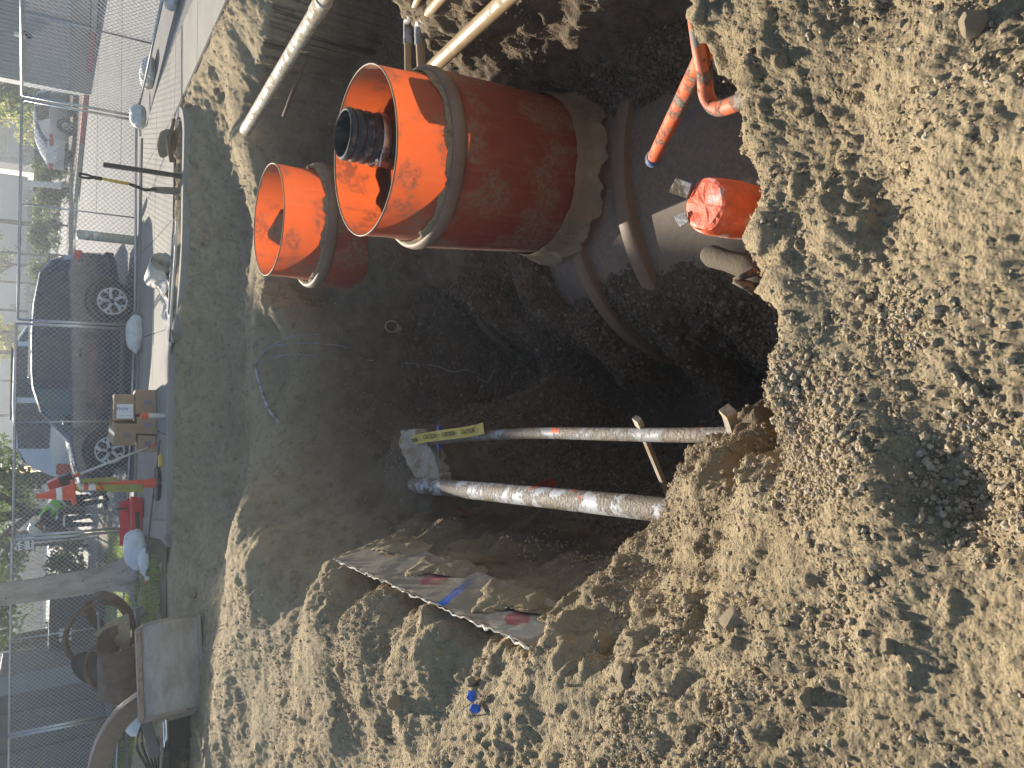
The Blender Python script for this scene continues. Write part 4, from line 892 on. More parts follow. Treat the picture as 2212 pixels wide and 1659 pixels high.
# ------------------------------------------------------------------ things on the walk
simple('tool_yellow', (.62, .40, .05), .45, var=.15); simple('tool_black', (.015, .015, .016), .5, var=.2, dirt=.15); simple('blade_steel', (.16, .15, .14), .5, .6, var=.3, dirt=.3)
sp = Vector((2.32, 9.98, .0)); e = thing('shovel', 'upright shovel with yellow shaft and black D-handle stuck in the planting strip', 'shovel', sp, -.25, None, (R(2), R(-2.5), 1.0))
m = MB(); prof = [(-.10, 0), (-.115, .0), (-.115, .14), (-.09, .26), (-.03, .30), (.03, .30), (.09, .26), (.115, .14), (.115, 0), (.05, -.06), (0, -.08), (-.05, -.06)]
m.prism(prof, -.003, .003, ((0, 0, .02), (1, 0, 0), (0, .12, 1), (0, 1, 0))); m.build('blade', 'blade_steel', e)
MB().tube([(0, .03, .25), (0, .05, .38), (0, .02, .5), (0, .01, .56)], [.022, .02, .021, .021], 12).build('socket', 'tool_black', e, True)
MB().tube([(0, .01, .54), (0, 0, .86)], .019, 12).build('shaft', 'tool_yellow', e, True)
m = MB(); m.tube([(0, 0, .84), (0, 0, .93)], [.021, .024], 12); m.tube([(0, 0, .92), (-.05, 0, .98), (-.062, 0, 1.04), (-.058, 0, 1.07), (.058, 0, 1.07), (.062, 0, 1.04), (.05, 0, .98), (0, 0, .92)], .015, 10); m.build('handle', 'tool_black', e, True)
m = MB(); b0 = Vector((2.42, 9.62, -.05)); m.bar(b0, b0 + Vector((.0, .02, .90)), .05, .05, up=(0, 1, 0)); tag(m.build('steel_post', 'tool_black', None, bevel=.004), 'straight black post standing at the planter kerb beside the shovel', 'post')
e = thing('bollard', 'grey-white pipe bollard in the road behind the fence', 'bollard', atn(540, 948, -.09))
MB().lathe([(.085, 0), (.085, .92), (.075, .95), (.03, .965)], seg=20, cap1=True).build('pole', 'pvc_white', e, True)
for z in (.62, .76): MB().lathe([(.086, z), (.0875, z + .005), (.0875, z + .075), (.086, z + .08)], seg=20).build('reflective_band', 'galv', e, True)
# rubble in the planter
e = thing('root_clod', 'round earthy root clod lying in the kerb ring', 'clod', (2.92, 10.12, .03))
o = bpy.data.objects.new('clod', rock_mesh('clod', 777)); C.objects.link(o); o.parent = e; o.scale = (.2, .16, .16); o.location = (0, 0, .08); o.data.materials.clear(); o.data.materials.append(MT['soil_sub'])
MB().tube(smooth_path([(-.25, -.12, .05), (-.05, -.16, .09), (.15, -.14, .06), (.3, -.08, .03)], 5), [.03] * 10 + [.02] * 6, 8).build('root', 'root_brown', e, True)
for i, (x, y, r, lab) in enumerate(((2.55, 9.86, .06, 'pale rock in the planting strip beside the black post'), (2.72, 9.78, .05, 'pale rock in the planting strip in front of the root clod'), (3.08, 9.8, .055, 'yellowish rock at the inner end of the kerb ring'), (2.2, 9.78, .045, 'small rock left of the shovel blade'))):
    o = bpy.data.objects.new('stone', rock_mesh('stone', 300 + i)); C.objects.link(o); o.location = (x, y, .04); o.scale = (r * 1.3, r, r * .8); o.rotation_euler = (0, 0, i); tag(o, lab, 'stone')
# rolled fabric
e = thing('fabric_roll', 'roll of pale geotextile fabric partly unrolled on the sidewalk', 'fabric roll', (1.42, 10.5, 0), .25)
m = MB(); pr = []
for i in range(70): a = i * .36; r = .045 + .095 * i / 69; pr.append((r * math.cos(a), r * math.sin(a)))
N = len(pr); vs = [(x, y_, z + .145) for y_ in (-.22, .42) for x, z in pr]; vs += [(x * .97, y_, z * .97 + .145) for y_ in (-.22, .42) for x, z in pr]
fs = [(i, i + 1, N + i + 1, N + i) for i in range(N - 1)] + [(2 * N + i, 2 * N + i + 1, 3 * N + i + 1, 3 * N + i) for i in range(N - 1)] + [(i, i + 1, 2 * N + i + 1, 2 * N + i) for i in range(N - 1)] + [(N + i, N + i + 1, 3 * N + i + 1, 3 * N + i) for i in range(N - 1)]
m.add(vs, fs); m.build('roll', 'cloth', e, smooth=True)
vs = []; nx, ny = 26, 14
for i in range(nx):
    for j in range(ny):
        u, v = i / (nx - 1), j / (ny - 1); P_ = np.array([[u * 3, v * 2, 4.]])
        z = .012 + .13 * abs(float(vnoise(P_, 2.1, 5)[0])) * math.sin(math.pi * min(1, u * 1.3 + .15)) * (1 - .3 * u) + .04 * abs(float(vnoise(P_, 5.3, 8)[0]))
        if u < .12: z += .10 * (1 - u / .12)
        vs.append((-.1 - u * .95 + .04 * float(vnoise(P_, 3, 9)[0]), -.2 + v * (.62 - .3 * u) + .25 * u * float(vnoise(np.array([[u * 2, 0, 1.]]), 2, 3)[0]), z))
m = MB(); m.add(vs, [(i * ny + j, i * ny + j + 1, i * ny + ny + j + 1, i * ny + ny + j) for i in range(nx - 1) for j in range(ny - 1)]); m.build('loose_end', 'cloth', e, smooth=True)
for i, (dy, x0, x1, mt, lab) in enumerate(((.0, 1.9, .62, 'galv', 'longest steel bar lying on the planter kerb'), (.05, 1.75, .45, 'blade_steel', 'dark steel bar lying along the kerb beside the longest bar'), (-.05, 1.6, .72, 'galv', 'short bright bar nearest the pit on the planter kerb'), (.10, 1.95, .8, 'pvc_grey', 'grey plastic bar lying behind the steel bars on the kerb'))):
    m = MB(); m.bar((x0, 9.74 + dy + .0, .055 + .006 * i), (x1, 10.03 + dy, .055 + .006 * i), .03, .022); tag(m.build('straight_bar', mt), lab, 'bar')
# cardboard boxes
t = NT('cardboard'); t.set(t.ramp(t.noise(4, 5), [(.3, (.29, .20, .125)), (.7, (.38, .27, .17))]), .85, 0, t.bump(t.noise(40, 4), .2, .004))
simple('paper', (.72, .74, .76), .7, var=.05); simple('ink_blue', (.04, .12, .40), .7, var=.1); simple('pack_tape', (.42, .33, .22), .3, var=.1)
def carton(label, loc, size, rz, tilt=0, mark=True, sheet=None):
    e = thing('cardboard_box', label, 'box', loc, rz, None, (tilt, tilt * .6, rz)); sx_, sy_, sz_ = size
    m = MB(); m.box((0, 0, sz_ / 2), size)
    rs = random.Random(int(loc[0] * 100)); m.v = [(x + rs.uniform(-.012, .012), y + rs.uniform(-.012, .012), z + rs.uniform(-.012, .008)) for x, y, z in m.v]; m.build('carton', 'cardboard', e, bevel=.008)
    m = MB(); m.box((0, 0, sz_ + .004), (.05, sy_ * .98, .003)); m.build('sealing_tape', 'pack_tape', e)
    if mark: text_mesh('IO', sz_ * .32, 'printed_mark', 'ink_blue', e, ((0, -sy_ / 2 - .013, sz_ * .45), (0, 0, -1), (1, 0, 0), (0, -1, 0)), .001)
    if sheet:
        m = MB(); m.box((sheet, -sy_ / 2 - .014, sz_ * .48), (.2, .003, sz_ * .82)); m.build('label_sheet', 'paper', e)
        text_mesh('FNW', .066, 'printed_mark', 'ink_blue', e, ((sheet + .03, -sy_ / 2 - .018, sz_ * .60), (0, 0, -1), (1, 0, 0), (0, -1, 0)), .001)
        text_mesh('— —', .06, 'printed_mark', 'ink', e, ((sheet - .06, -sy_ / 2 - .018, sz_ * .48), (0, 0, -1), (1, 0, 0), (0, -1, 0)), .001)
    return e
carton('bottom right cardboard box of the pile on the sidewalk', (-.36, 11.75, 0), (.33, .34, .27), .08)
carton('bottom middle cardboard box of the pile on the sidewalk', (-.66, 11.72, 0), (.25, .34, .26), -.05)
carton('bottom left cardboard box of the pile on the sidewalk', (-.91, 11.7, 0), (.23, .34, .25), -.12)
carton('upper right cardboard box with a white printed label sheet', (-.42, 11.74, .285), (.36, .36, .25), .04, 0, False, -.06)
carton('crushed upper left cardboard box leaning on the pile', (-.78, 11.74, .28), (.31, .36, .27), -.15, .12)
m = MB(); m.bar((-.30, 11.60, .558), (-.66, 11.58, .570), .025, .025); tag(m.build('timber_strip', 'root_brown'), 'dark strip of timber lying on top of the cardboard boxes', 'timber')
e = thing('marking_stub', 'short grey pipe marker with an orange top on the walk edge', 'marker', atn(652, 1638, .0))
MB().lathe([(.04, 0), (.04, .22)], seg=16).build('pipe', 'galv', e, True); MB().lathe([(.041, .21), (.043, .22), (.043, .29), (.03, .30)], seg=16, cap1=True).build('orange_top', 'cone_orange', e, True) if simple('cone_orange', (.72, .085, .035), .5, var=.15, dirt=.15) else None
# delineator with a cone on top and wrapped tape
simple('cone_white', (.8, .8, .78), .4, var=.05)
simple('tape_old', (.30, .29, .07), .6, var=.25)
db = Vector((-1.45, 11.22, 0)); e = thing('delineator_post', 'tall orange delineator with white bands and caution tape wound round it', 'delineator', db)
m = MB(); m.prism([(.25 * math.cos(a), .25 * math.sin(a)) for a in np.linspace(0, 2 * math.pi, 9)[:-1]], 0, .045, ((0, 0, 0), (1, 0, 0), (0, 1, 0), (0, 0, 1))); m.build('base', 'black_rubber', e, bevel=.01)
MB().lathe([(.075, .04), (.06, .1), (.05, 1.02), (.045, 1.06)], seg=20, cap1=True).build('tube', 'cone_orange', e, True)
for z in (.76, .9): MB().lathe([(.0545 - .0115 * z + .004, z), (.054, z + .002), (.053, z + .09), (.0545 - .0115 * z, z + .092)], seg=20).build('white_band', 'cone_white', e, True)
m = MB(); m.prism([(-.055, .0), (.055, .02), (.05, .50), (-.045, .44)], -.004, .004, ((-.05, -.085, .2), (1, 0, 0), (.05, 0, 1), (0, 1, 0))); m.build('tape_tail', 'tape_old', e)
m = MB(); m.prism([(-.03, .0), (.04, .02), (.035, .42), (-.03, .44)], -.004, .004, ((.08, -.07, .50), (1, 0, 0), (.0, 0, 1), (0, 1, 0))); m.build('tape_tail', 'tape_old', e)
MB().tube([(.064 * math.cos(a), .064 * math.sin(a), .55 + .04 * a) for a in np.linspace(0, 12, 60)], .012, 5).build('tape_wrap', 'tape_yellow', e, True)
text_mesh('CAUTION', .06, 'lettering', 'ink', e, ((.045, -.08, .82), (0, 0, -1), (1, 0, 0), (0, -1, 0)), .0005)
e = thing('traffic_cone', 'small orange cone perched on top of the delineator', 'cone', db + Vector((-.06, -.02, 1.0)), 0, None, (0, R(-4), 0))
MB().lathe([(.12, .045), (.105, .06), (.028, .42), (.02, .43)], seg=24, cap1=True).build('cone', 'cone_orange', e, True); m = MB(); m.box((0, 0, .022), (.30, .30, .045)); m.build('base', 'cone_orange', e, bevel=.01)
MB().lathe([(.0885, .145), (.09, .147), (.074, .21), (.0725, .212)], seg=24).build('white_band', 'cone_white', e, True)
# red power tool with a white shaft
simple('tool_red', (.48, .02, .015), .4, var=.15); simple('shaft_white', (.6, .6, .58), .4, var=.1)
e = thing('pole_trimmer', 'red and black powered pole tool with white shaft leaning by the boxes', 'power tool', (0, 0, 0))
a, b = Vector((-.98, 11.55, .10)), Vector((-1.36, 11.6, 1.02)); d = (b - a).normalized()
MB().tube([a, b], .016, 12).build('shaft', 'shaft_white', e, True); m = MB(); m.box(b + d * .08, (.13, .14, .16), d.to_track_quat('Z', 'Y').to_matrix()); m.build('motor', 'tool_black', e, bevel=.02)
m = MB(); m.box(b + d * .22 + Vector((-.01, 0, .0)), (.16, .16, .15), d.to_track_quat('Z', 'Y').to_matrix(), taper=.8); m.build('battery', 'tool_red', e, bevel=.025); MB().tube([b - d * .1, b - d * .02], .026, 12).build('grip', 'cone_orange', e, True)
MB().tube([a, a - d * .08, a - d * .12 + Vector((.06, 0, -.02))], [.018, .02, .01], 10).build('head', 'cone_orange', e, True)
m = MB(); m.tube([Vector((-.85, 11.0, .03)), Vector((-1.9, 11.55, .05)), Vector((-2.55, 11.9, .06))], .014, 8); tag(m.build('long_pole', 'blade_steel', None, True), 'thin dark pole lying on the sidewalk past the delineator', 'pole')
m = MB(); m.box((-1.12, 10.95, .025), (.16, .08, .05), (0, 0, .4)); tag(m.build('yellow_block', 'tool_yellow', None, bevel=.012), 'small yellow block on the walk beside the delineator base', 'block')
# red crate
e = thing('tool_box', 'open red plastic tool box on the lawn edge', 'tool box', (-2.25, 12.9, .0), .25)
m = MB(); m.prism([(-.34, 0), (.34, 0), (.38, .16), (-.38, .16)], -.15, .15, ((0, 0, .015), (1, 0, 0), (0, 0, 1), (0, 1, 0))); m.build('tray', 'tool_redplastic', e, bevel=.01) if simple('tool_redplastic', (.60, .015, .03), .4, var=.15) else None
m = MB(); m.prism([(-.38, 0), (.38, 0), (.34, .15), (-.34, .15)], -.012, .012, ((0, .17, .17), (1, 0, 0), (0, .5, .86), (0, .86, -.5))); m.build('lid', 'tool_redplastic', e, bevel=.005)
m = MB(); m.box((0, -.155, .09), (.26, .02, .06)); m.build('latch_panel', 'tool_black', e, bevel=.008); m = MB(); m.box((.22, .12, .28), (.03, .03, .16)); m.build('handle', 'tool_black', e, bevel=.008)
# plastic bags at the tree
pillow('plastic_bag', 'white plastic bag with blue print lying by the tree roots', (-2.62, 12.6, 0), (.62, .4, .34), .9, 'bag_white', 'bag', 33) if simple('bag_white', (.75, .76, .78), .35, var=.12, bump=.02) else None
pillow('plastic_bag', 'small white bag slumped in front of the larger bag', (-2.72, 12.15, 0), (.4, .26, .16), .5, 'bag_white', 'bag', 39)
e = thing('paint_can', 'red-topped small can beside the white bags', 'can', (-2.98, 12.05, .03), 0, None, (R(90), 0, .6)); MB().lathe([(.03, -.06), (.035, -.055), (.035, .06), (.03, .065)], seg=14, cap0=True, cap1=True).build('body', 'tool_redplastic', e, True); MB().lathe([(.036, .05), (.037, .07), (.02, .085)], seg=14, cap1=True).build('cap', 'cone_white', e, True)
e = thing('paint_bucket', 'blue and white paint bucket tipped on its side under the tree', 'bucket', (-3.55, 12.35, .11), 0, None, (R(80), R(10), .2)); MB().lathe([(.09, -.1), (.11, .1), (.115, .105), (.105, .1), (.085, -.09)], seg=20, cap0=True).build('body', 'blue_paint', e, True); MB().lathe([(.112, .09), (.12, .1), (.12, .115), (.02, .118)], seg=20, cap1=True).build('lid', 'pvc_grey', e, True)

# ------------------------------------------------------------------ vehicles
def paint(name, col, metal=.25, rough=.16):
    t = NT(name); t.set(t.mix(t.math('MULTIPLY', t.noise(3, 3), .25), col, tuple(c * .7 for c in col)), t.math('ADD', t.math('MULTIPLY', t.noise(9, 4), .12), rough - .05), metal); t.b.inputs['Coat Weight'].default_value = 1.0; t.b.inputs['Coat Roughness'].default_value = .08
paint('car_blue', (.012, .020, .06)); paint('car_white', (.62, .64, .68), .0); paint('car_silver', (.60, .61, .60), .1)
t = NT('car_glass'); t.set((.02, .028, .03), .06, 0, Specular_IOR_Level=.8)
t = NT('car_glass_lit'); t.set((.07, .115, .125), .05, 0, Specular_IOR_Level=.7)  # paler opaque tone stands in for light coming through one side window
simple('car_trim', (.02, .02, .021), .6, var=.2, dirt=.15); simple('tyre', (.016, .016, .016), .85, var=.2); simple('alloy', (.72, .71, .69), .3, .15, var=.08)
t = NT('lamp_red'); t.set((.45, .006, .01), .15, 0, Specular_IOR_Level=.8)
t = NT('lamp_clear'); t.set((.55, .57, .58), .1, .3)
simple('plate', (.75, .76, .78), .5, var=.04)
def car(name, label, loc, rz, st, body, wheels, r_w, lit_win=None, tail=None, head=None, scale=1.0):
    """st: stations from rear to front (x, z_low, z_belt, z_top, half width, half width of the top, glass?)"""
    e = thing(name, label, 'car', loc, rz); e.scale = (scale,) * 3
    rows = []
    for x, zl, zb, zt, w, wt, gl in st:
        zt = max(zt, zb + .012)
        half = [(w * .90, zl), (w * .985, zl + .12), (w, zl + (zb - zl) * .55), (w * .985, zb - .03), (w * .95, zb), (wt * 1.0, zt - min(.05, (zt - zb) * .5)), (wt * .93, zt - .008), (wt * .5, zt + .012), (0, zt + .016)]
        rows.append([Vector((x, y, z)) for y, z in half] + [Vector((x, -y, z)) for y, z in half[-2::-1]])
    n = len(rows[0]); vs = [v for r in rows for v in r]; bf = []; side = {1: [], -1: []}
    for i in range(len(rows) - 1):
        for k in range(n - 1):
            f = (i * n + k, i * n + k + 1, (i + 1) * n + k + 1, (i + 1) * n + k)
            if k == 4 and st[i][6] == 'w' and st[i + 1][6] in 'wp': side[1].append((i, f))
            elif k == n - 6 and st[i][6] == 'w' and st[i + 1][6] in 'wp': side[-1].append((i, f))
            elif st[i][6] in 's' and 5 <= k <= n - 7: side.setdefault(('s', i), []).append((i, f))
            else: bf.append(f)
    bf += [tuple(range(n))[::-1], tuple((len(rows) - 1) * n + k for k in range(n))]
    m = MB(); m.add(vs, bf); m.build('body', body, e, angle=28)
    def used(fs, nm, mt):
        ids = sorted({i for f in fs for i in f}); mp = {a: b for b, a in enumerate(ids)}
        m = MB(); m.add([vs[i] for i in ids], [tuple(mp[i] for i in f) for f in fs]); return m.build(nm, mt, e, smooth=True)
    for sgn in (1, -1):
        grp = []
        for i, f in side[sgn]:
            if grp and i == grp[-1][-1][0] + 1 and st[i][6] == 'w' and not (len(st[i]) > 7): grp[-1].append((i, f))
            else: grp.append([(i, f)])
        for gi, gq in enumerate(grp):
            mt = 'car_glass_lit' if lit_win is not None and sgn == 1 and gi == lit_win else 'car_glass'
            used([f for _, f in gq], 'window', mt)
    scr = [f for k_, q in side.items() if isinstance(k_, tuple) for _, f in q]
    grp = {}
    for k_, q in side.items():
        if isinstance(k_, tuple): grp.setdefault('rear' if k_[1] < len(st) / 2 else 'front', []).extend(f for _, f in q)
    for k_, fs in grp.items(): used(fs, 'rear_window' if k_ == 'rear' else 'windscreen', 'car_glass')
    W_ = max(s[4] for s in st)
    for x in wheels:
        for sgn in (1, -1):
            y0 = sgn * (W_ - .10)
            we = MB(); we.lathe([(r_w * .62, -.10), (r_w * .9, -.105), (r_w, -.07), (r_w, .07), (r_w * .9, .105), (r_w * .62, .10)], (x, y0, r_w), 40, axis='y'); wo_ = we.build('wheel', 'tyre', e, smooth=True)
            rm = MB(); rm.lathe([(r_w * .66, -.02), (r_w * .66, .02), (.02, .02), (.02, -.02)], (x, y0 + sgn * .02, r_w), 32, axis='y'); rm.build('brake_disc', 'car_trim', wo_)
            rm = MB(); rm.lathe([(r_w * .60, 0), (r_w * .61, .022 * sgn), (r_w * .67, .022 * sgn), (r_w * .68, .0)], (x, y0 + sgn * .085, r_w), 40, axis='y')
            for k in range(5):
                a = 2 * math.pi * k / 5 + .3; ca, sa = math.cos(a), math.sin(a); yy = y0 + sgn * .085
                for tw in (-1, 1):
                    a2 = a + tw * .30; p0 = Vector((x + .04 * ca, yy, r_w + .04 * sa)); p1 = Vector((x + r_w * .42 * math.cos(a + tw * .10), yy + .008 * sgn, r_w + r_w * .42 * math.sin(a + tw * .10))); p2 = Vector((x + r_w * .64 * math.cos(a2), yy, r_w + r_w * .64 * math.sin(a2)))
                    if tw > 0: rm.tube([p0, p1, p2], [.034, .032, .040], 6)
                    else: rm.tube([p1, p2], [.018, .026], 6)
            rm.build('rim', 'alloy', wo_, smooth=True)
            # dark arch
            ar = MB(); ar.lathe([(r_w * 1.05, -.03), (r_w * 1.20, -.03), (r_w * 1.20, .012), (r_w * 1.05, .012)], (x, sgn * (W_ - .005), r_w), 30, axis='y', arc=(-.1, math.pi + .1)); ar.build('wheel_arch', 'car_trim', e, smooth=True)
            ar = MB(); ar.lathe([(.01, 0), (r_w * 1.12, 0)], (x, sgn * (W_ - .016), r_w + .01), 30, axis='y', arc=(-.25, math.pi + .25)); ar.build('arch_shade_disc', 'car_trim', e)  # dark disc painted in for the shade of the uncut wheel well
    for nm, mt, c_, d_ in (tail or []) + (head or []):
        for sgn in (1, -1):
            if c_[1] == 0 and sgn < 0: continue
            m = MB(); m.box((c_[0], c_[1] * sgn, c_[2]), d_); m.build(nm, mt, e, bevel=min(d_) * .25)
    return e
SUV = [(-2.20, .42, .72, .80, .78, .6, 'b'), (-2.16, .34, .95, 1.00, .86, .66, 's'), (-2.02, .30, 1.06, 1.36, .89, .63, 's'), (-1.80, .27, 1.08, 1.50, .905, .64, 'w'), (-1.25, .25, 1.06, 1.585, .92, .655, 'w'), (-.75, .25, 1.03, 1.61, .925, .66, 'p'), (-.66, .25, 1.03, 1.612, .925, .66, 'w'), (.0, .25, 1.01, 1.60, .925, .655, 'w'), (.22, .25, 1.00, 1.585, .925, .65, 'p'), (.31, .25, 1.0, 1.57, .925, .648, 'w'), (.75, .25, .99, 1.44, .92, .66, 'w'), (1.12, .25, .985, 1.17, .915, .70, 'w'), (1.30, .25, .98, 1.02, .91, .76, 'b'), (1.75, .27, .90, .95, .895, .74, 'b'), (2.08, .32, .78, .84, .85, .66, 'b'), (2.26, .40, .64, .70, .72, .5, 'b')]
def fix_scr(st, fr):
    out = []
    for q in st: out.append(q)
    return out
w0, w1 = atn(529, 1200, -.095), atn(525, 1766, -.095)
cx = (w0.x + w1.x) / 2; cy = w0.y + .85
suv = car('parked_car', 'dark blue parked car with five-spoke wheels right behind the fence', (cx + .05, cy, -.095), math.pi, SUV, 'car_blue', (-1.32, 1.42), .37, lit_win=2,
    tail=[('tail_lamp', 'lamp_red', (-2.17, .62, .92), (.10, .34, .13)), ('tail_lamp', 'lamp_red', (-2.05, .84, .93), (.22, .07, .12)), ('number_plate', 'plate', (-2.21, 0, .68), (.02, .5, .11)), ('rear_bumper', 'car_trim', (-2.16, 0, .42), (.16, 1.5, .16))],
    head=[('head_lamp', 'lamp_clear', (2.05, .70, .74), (.28, .22, .10)), ('mirror', 'car_trim', (.86, 1.0, 1.06), (.16, .20, .13)), ('door_handle', 'car_trim', (-.35, .932, .86), (.16, .02, .03)), ('sill', 'car_trim', (.05, .90, .30), (1.9, .06, .14)), ('roof_rail', 'alloy', (-.55, .60, 1.635), (1.3, .03, .03))])
TRUCK = [(-2.40, .55, .95, 1.02, .84, .66, 'b'), (-2.34, .42, 1.10, 1.18, .92, .74, 's'), (-2.05, .36, 1.18, 1.66, .95, .70, 's'), (-1.72, .32, 1.20, 1.82, .96, .70, 'w'), (-1.0, .32, 1.17, 1.88, .965, .71, 'w'), (-.72, .32, 1.16, 1.89, .965, .71, 'p'), (-.60, .32, 1.16, 1.89, .965, .71, 'w'), (.30, .32, 1.14, 1.88, .965, .71, 'w'), (.52, .32, 1.13, 1.86, .965, .705, 'p'), (.62, .32, 1.13, 1.85, .965, .70, 'w'), (1.05, .32, 1.12, 1.62, .96, .72, 'w'), (1.40, .32, 1.11, 1.20, .95, .78, 'b'), (2.0, .34, 1.05, 1.10, .93, .76, 'b'), (2.4, .42, .8, .86, .85, .62, 'b')]
car('parked_car', 'tall white car parked behind the dark blue one, its rear to the left', (.12, 20.1, road_z(20)), 0.0, TRUCK, 'car_white', (-1.45, 1.5), .38,
    tail=[('tail_lamp', 'lamp_red', (-2.33, .78, .92), (.12, .22, .30)), ('tail_lamp', 'lamp_red', (-2.18, .915, .92), (.26, .06, .28)), ('rear_bumper', 'car_trim', (-2.36, 0, .55), (.16, 1.7, .2)), ('number_plate', 'plate', (-2.44, 0, .8), (.02, .5, .12))],
    head=[('mirror', 'car_white', (1.0, 1.05, 1.2), (.15, .2, .16)), ('door_handle', 'car_trim', (-.2, .975, 1.0), (.16, .02, .03)), ('roof_bar', 'car_trim', (-.3, .62, 1.92), (1.6, .03, .03))])
HATCH = [(-2.10, .42, .78, .84, .78, .6, 'b'), (-2.05, .32, .95, 1.02, .85, .68, 's'), (-1.65, .28, .98, 1.22, .87, .62, 's'), (-1.0, .25, .98, 1.42, .88, .60, 'w'), (-.3, .25, .95, 1.49, .88, .60, 'w'), (-.2, .25, .95, 1.49, .88, .60, 'p'), (-.12, .25, .95, 1.49, .88, .60, 'w'), (.55, .25, .92, 1.42, .88, .60, 'w'), (1.2, .25, .90, 1.05, .87, .68, 'b'), (1.8, .3, .78, .84, .84, .66, 'b'), (2.15, .4, .6, .66, .7, .5, 'b')]
hp = atn(302, 470, road_z(36)); car('parked_car', 'silver-white hatchback with red tail lamps beyond the driveway', (hp.x + .1, hp.y + .6, road_z(hp.y)), R(30), HATCH, 'car_silver', (-1.3, 1.35), .33, scale=1.0,
    tail=[('tail_lamp', 'lamp_red', (-2.06, .66, .88), (.10, .34, .16)), ('tail_lamp', 'lamp_red', (-1.95, .83, .90), (.28, .05, .13)), ('number_plate', 'plate', (-2.13, 0, .74), (.02, .5, .14)), ('rear_bumper', 'car_trim', (-2.08, 0, .36), (.14, 1.4, .14))], head=[('mirror', 'car_silver', (.65, .95, 1.0), (.14, .18, .12))])
hp2 = atny(215, 330, 41.0); car('parked_car', 'dark car with red tail lamp half hidden behind the corrugated building', (hp2.x + 1.6, 42.5, road_z(42)), R(20), HATCH, 'car_trim', (-1.3, 1.35), .33, scale=1.1, tail=[('tail_lamp', 'lamp_red', (-2.06, .62, .92), (.10, .40, .2))])

# ------------------------------------------------------------------ trees and hedges
def leafmat(name, a, b, tr_):
    t = NT(name); g = t.n('ObjectInfo'); t.set(t.ramp(t.noise(1.6, 4), [(.3, a), (.7, b)]), .6, 0, Specular_IOR_Level=.3)
    q = t.n('BsdfTranslucent'); q.inputs[0].default_value = (*tr_, 1); ad = t.n('AddShader'); t.l(t.b.outputs[0], ad.inputs[0]); t.l(q.outputs[0], ad.inputs[1]); t.l(ad.outputs[0], t.out.inputs[0])
leafmat('leaf_dark', (.018, .035, .014), (.045, .075, .025), (.05, .08, .015)); leafmat('leaf_mid', (.024, .045, .016), (.06, .088, .026), (.05, .072, .012)); leafmat('leaf_yellow', (.10, .11, .03), (.20, .19, .05), (.22, .22, .04))
t = NT('bark'); mp = t.n('Mapping'); mp.inputs['Scale'].default_value = (1, 1, .35); t.l(t.tc.outputs['Object'], mp.inputs[0]); nz = t.n('TexNoise', i_Scale=7.0, i_Detail=8.0, i_Roughness=.7); t.l(mp.outputs[0], nz.inputs[0])
c = t.ramp(nz.outputs[0], [(.32, (.24, .20, .17)), (.5, (.40, .345, .30)), (.7, (.50, .44, .39))]); c = t.mix(band(t, t.noise(19, 5, .6), .64, .70), c, (.07, .055, .05)); t.set(c, .9, 0, t.bump(nz.outputs[0], .6, .02))
simple('bark_dark', (.07, .055, .045), .9, var=.3, scale=8, bump=.02)
def leaves(n, clumps, size, seed):
    """leaf-sized faces gathered in clumps; clumps = [(centre, radius)]"""
    rg = np.random.default_rng(seed); wgt = np.array([c[1] ** 2 for c in clumps]); pk = rg.choice(len(clumps), n, p=wgt / wgt.sum())
    cen = np.array([tuple(c[0]) for c in clumps])[pk]; rad = np.array([c[1] for c in clumps])[pk]
    d = rg.normal(size=(n, 3)); d /= np.linalg.norm(d, axis=1)[:, None]; p = cen + d * (rad * rg.random(n) ** .45)[:, None] * np.array([1, 1, .8])
    a = rg.normal(size=(n, 3)); a /= np.linalg.norm(a, axis=1)[:, None]; b = np.cross(a, rg.normal(size=(n, 3))); b /= np.linalg.norm(b, axis=1)[:, None]
    s_ = size * rg.uniform(.6, 1.4, n)[:, None]; q = np.stack([p - a * s_, p + b * s_ * .45, p + a * s_, p - b * s_ * .45], 1).reshape(-1, 3)
    return q, np.arange(4 * n).reshape(n, 4)
def tree(label, loc, h, trunk_r, crown, mat, n, size, seed, bark='bark_dark', lean=(0, 0)):
    """crown = (base z, top z, radius)"""
    rs = random.Random(seed); e = thing('tree', label, 'tree', loc); z0, z1, cr = crown
    P = [(0, 0, -.1), (lean[0] * .3, lean[1] * .3, z0 * .5), (lean[0], lean[1], z0), (lean[0] * 1.2, lean[1] * 1.2, (z0 + z1) / 2)]
    MB().tube(smooth_path(P, 5), [trunk_r * (1 + .25 * max(0, 1 - i / 3)) * (1 - .6 * i / 15) for i in range(16)], 12).build('trunk', bark, e, True)
    cl = []
    for k in range(26):
        a = rs.uniform(0, 6.28); q = rs.random() ** .6; zz = rs.uniform(0, 1); rr = cr * q * (math.sin(math.pi * (.15 + .8 * zz)) ** .6)
        c_ = Vector((lean[0] + rr * math.cos(a), lean[1] + rr * math.sin(a), z0 + (z1 - z0) * zz)); cl.append((c_, cr * rs.uniform(.22, .42)))
        if k < 9: MB().tube([(lean[0], lean[1], z0 * .9), tuple((Vector((lean[0], lean[1], z0)) + c_) / 2 + Vector((0, 0, .2))), tuple(c_)], [trunk_r * .45, trunk_r * .28, trunk_r * .1], 6).build('limb', bark, e, True)
    q, f = leaves(n, cl, size, seed); o = np_mesh('crown', q, f, [mat], False); o.parent = e
    return e
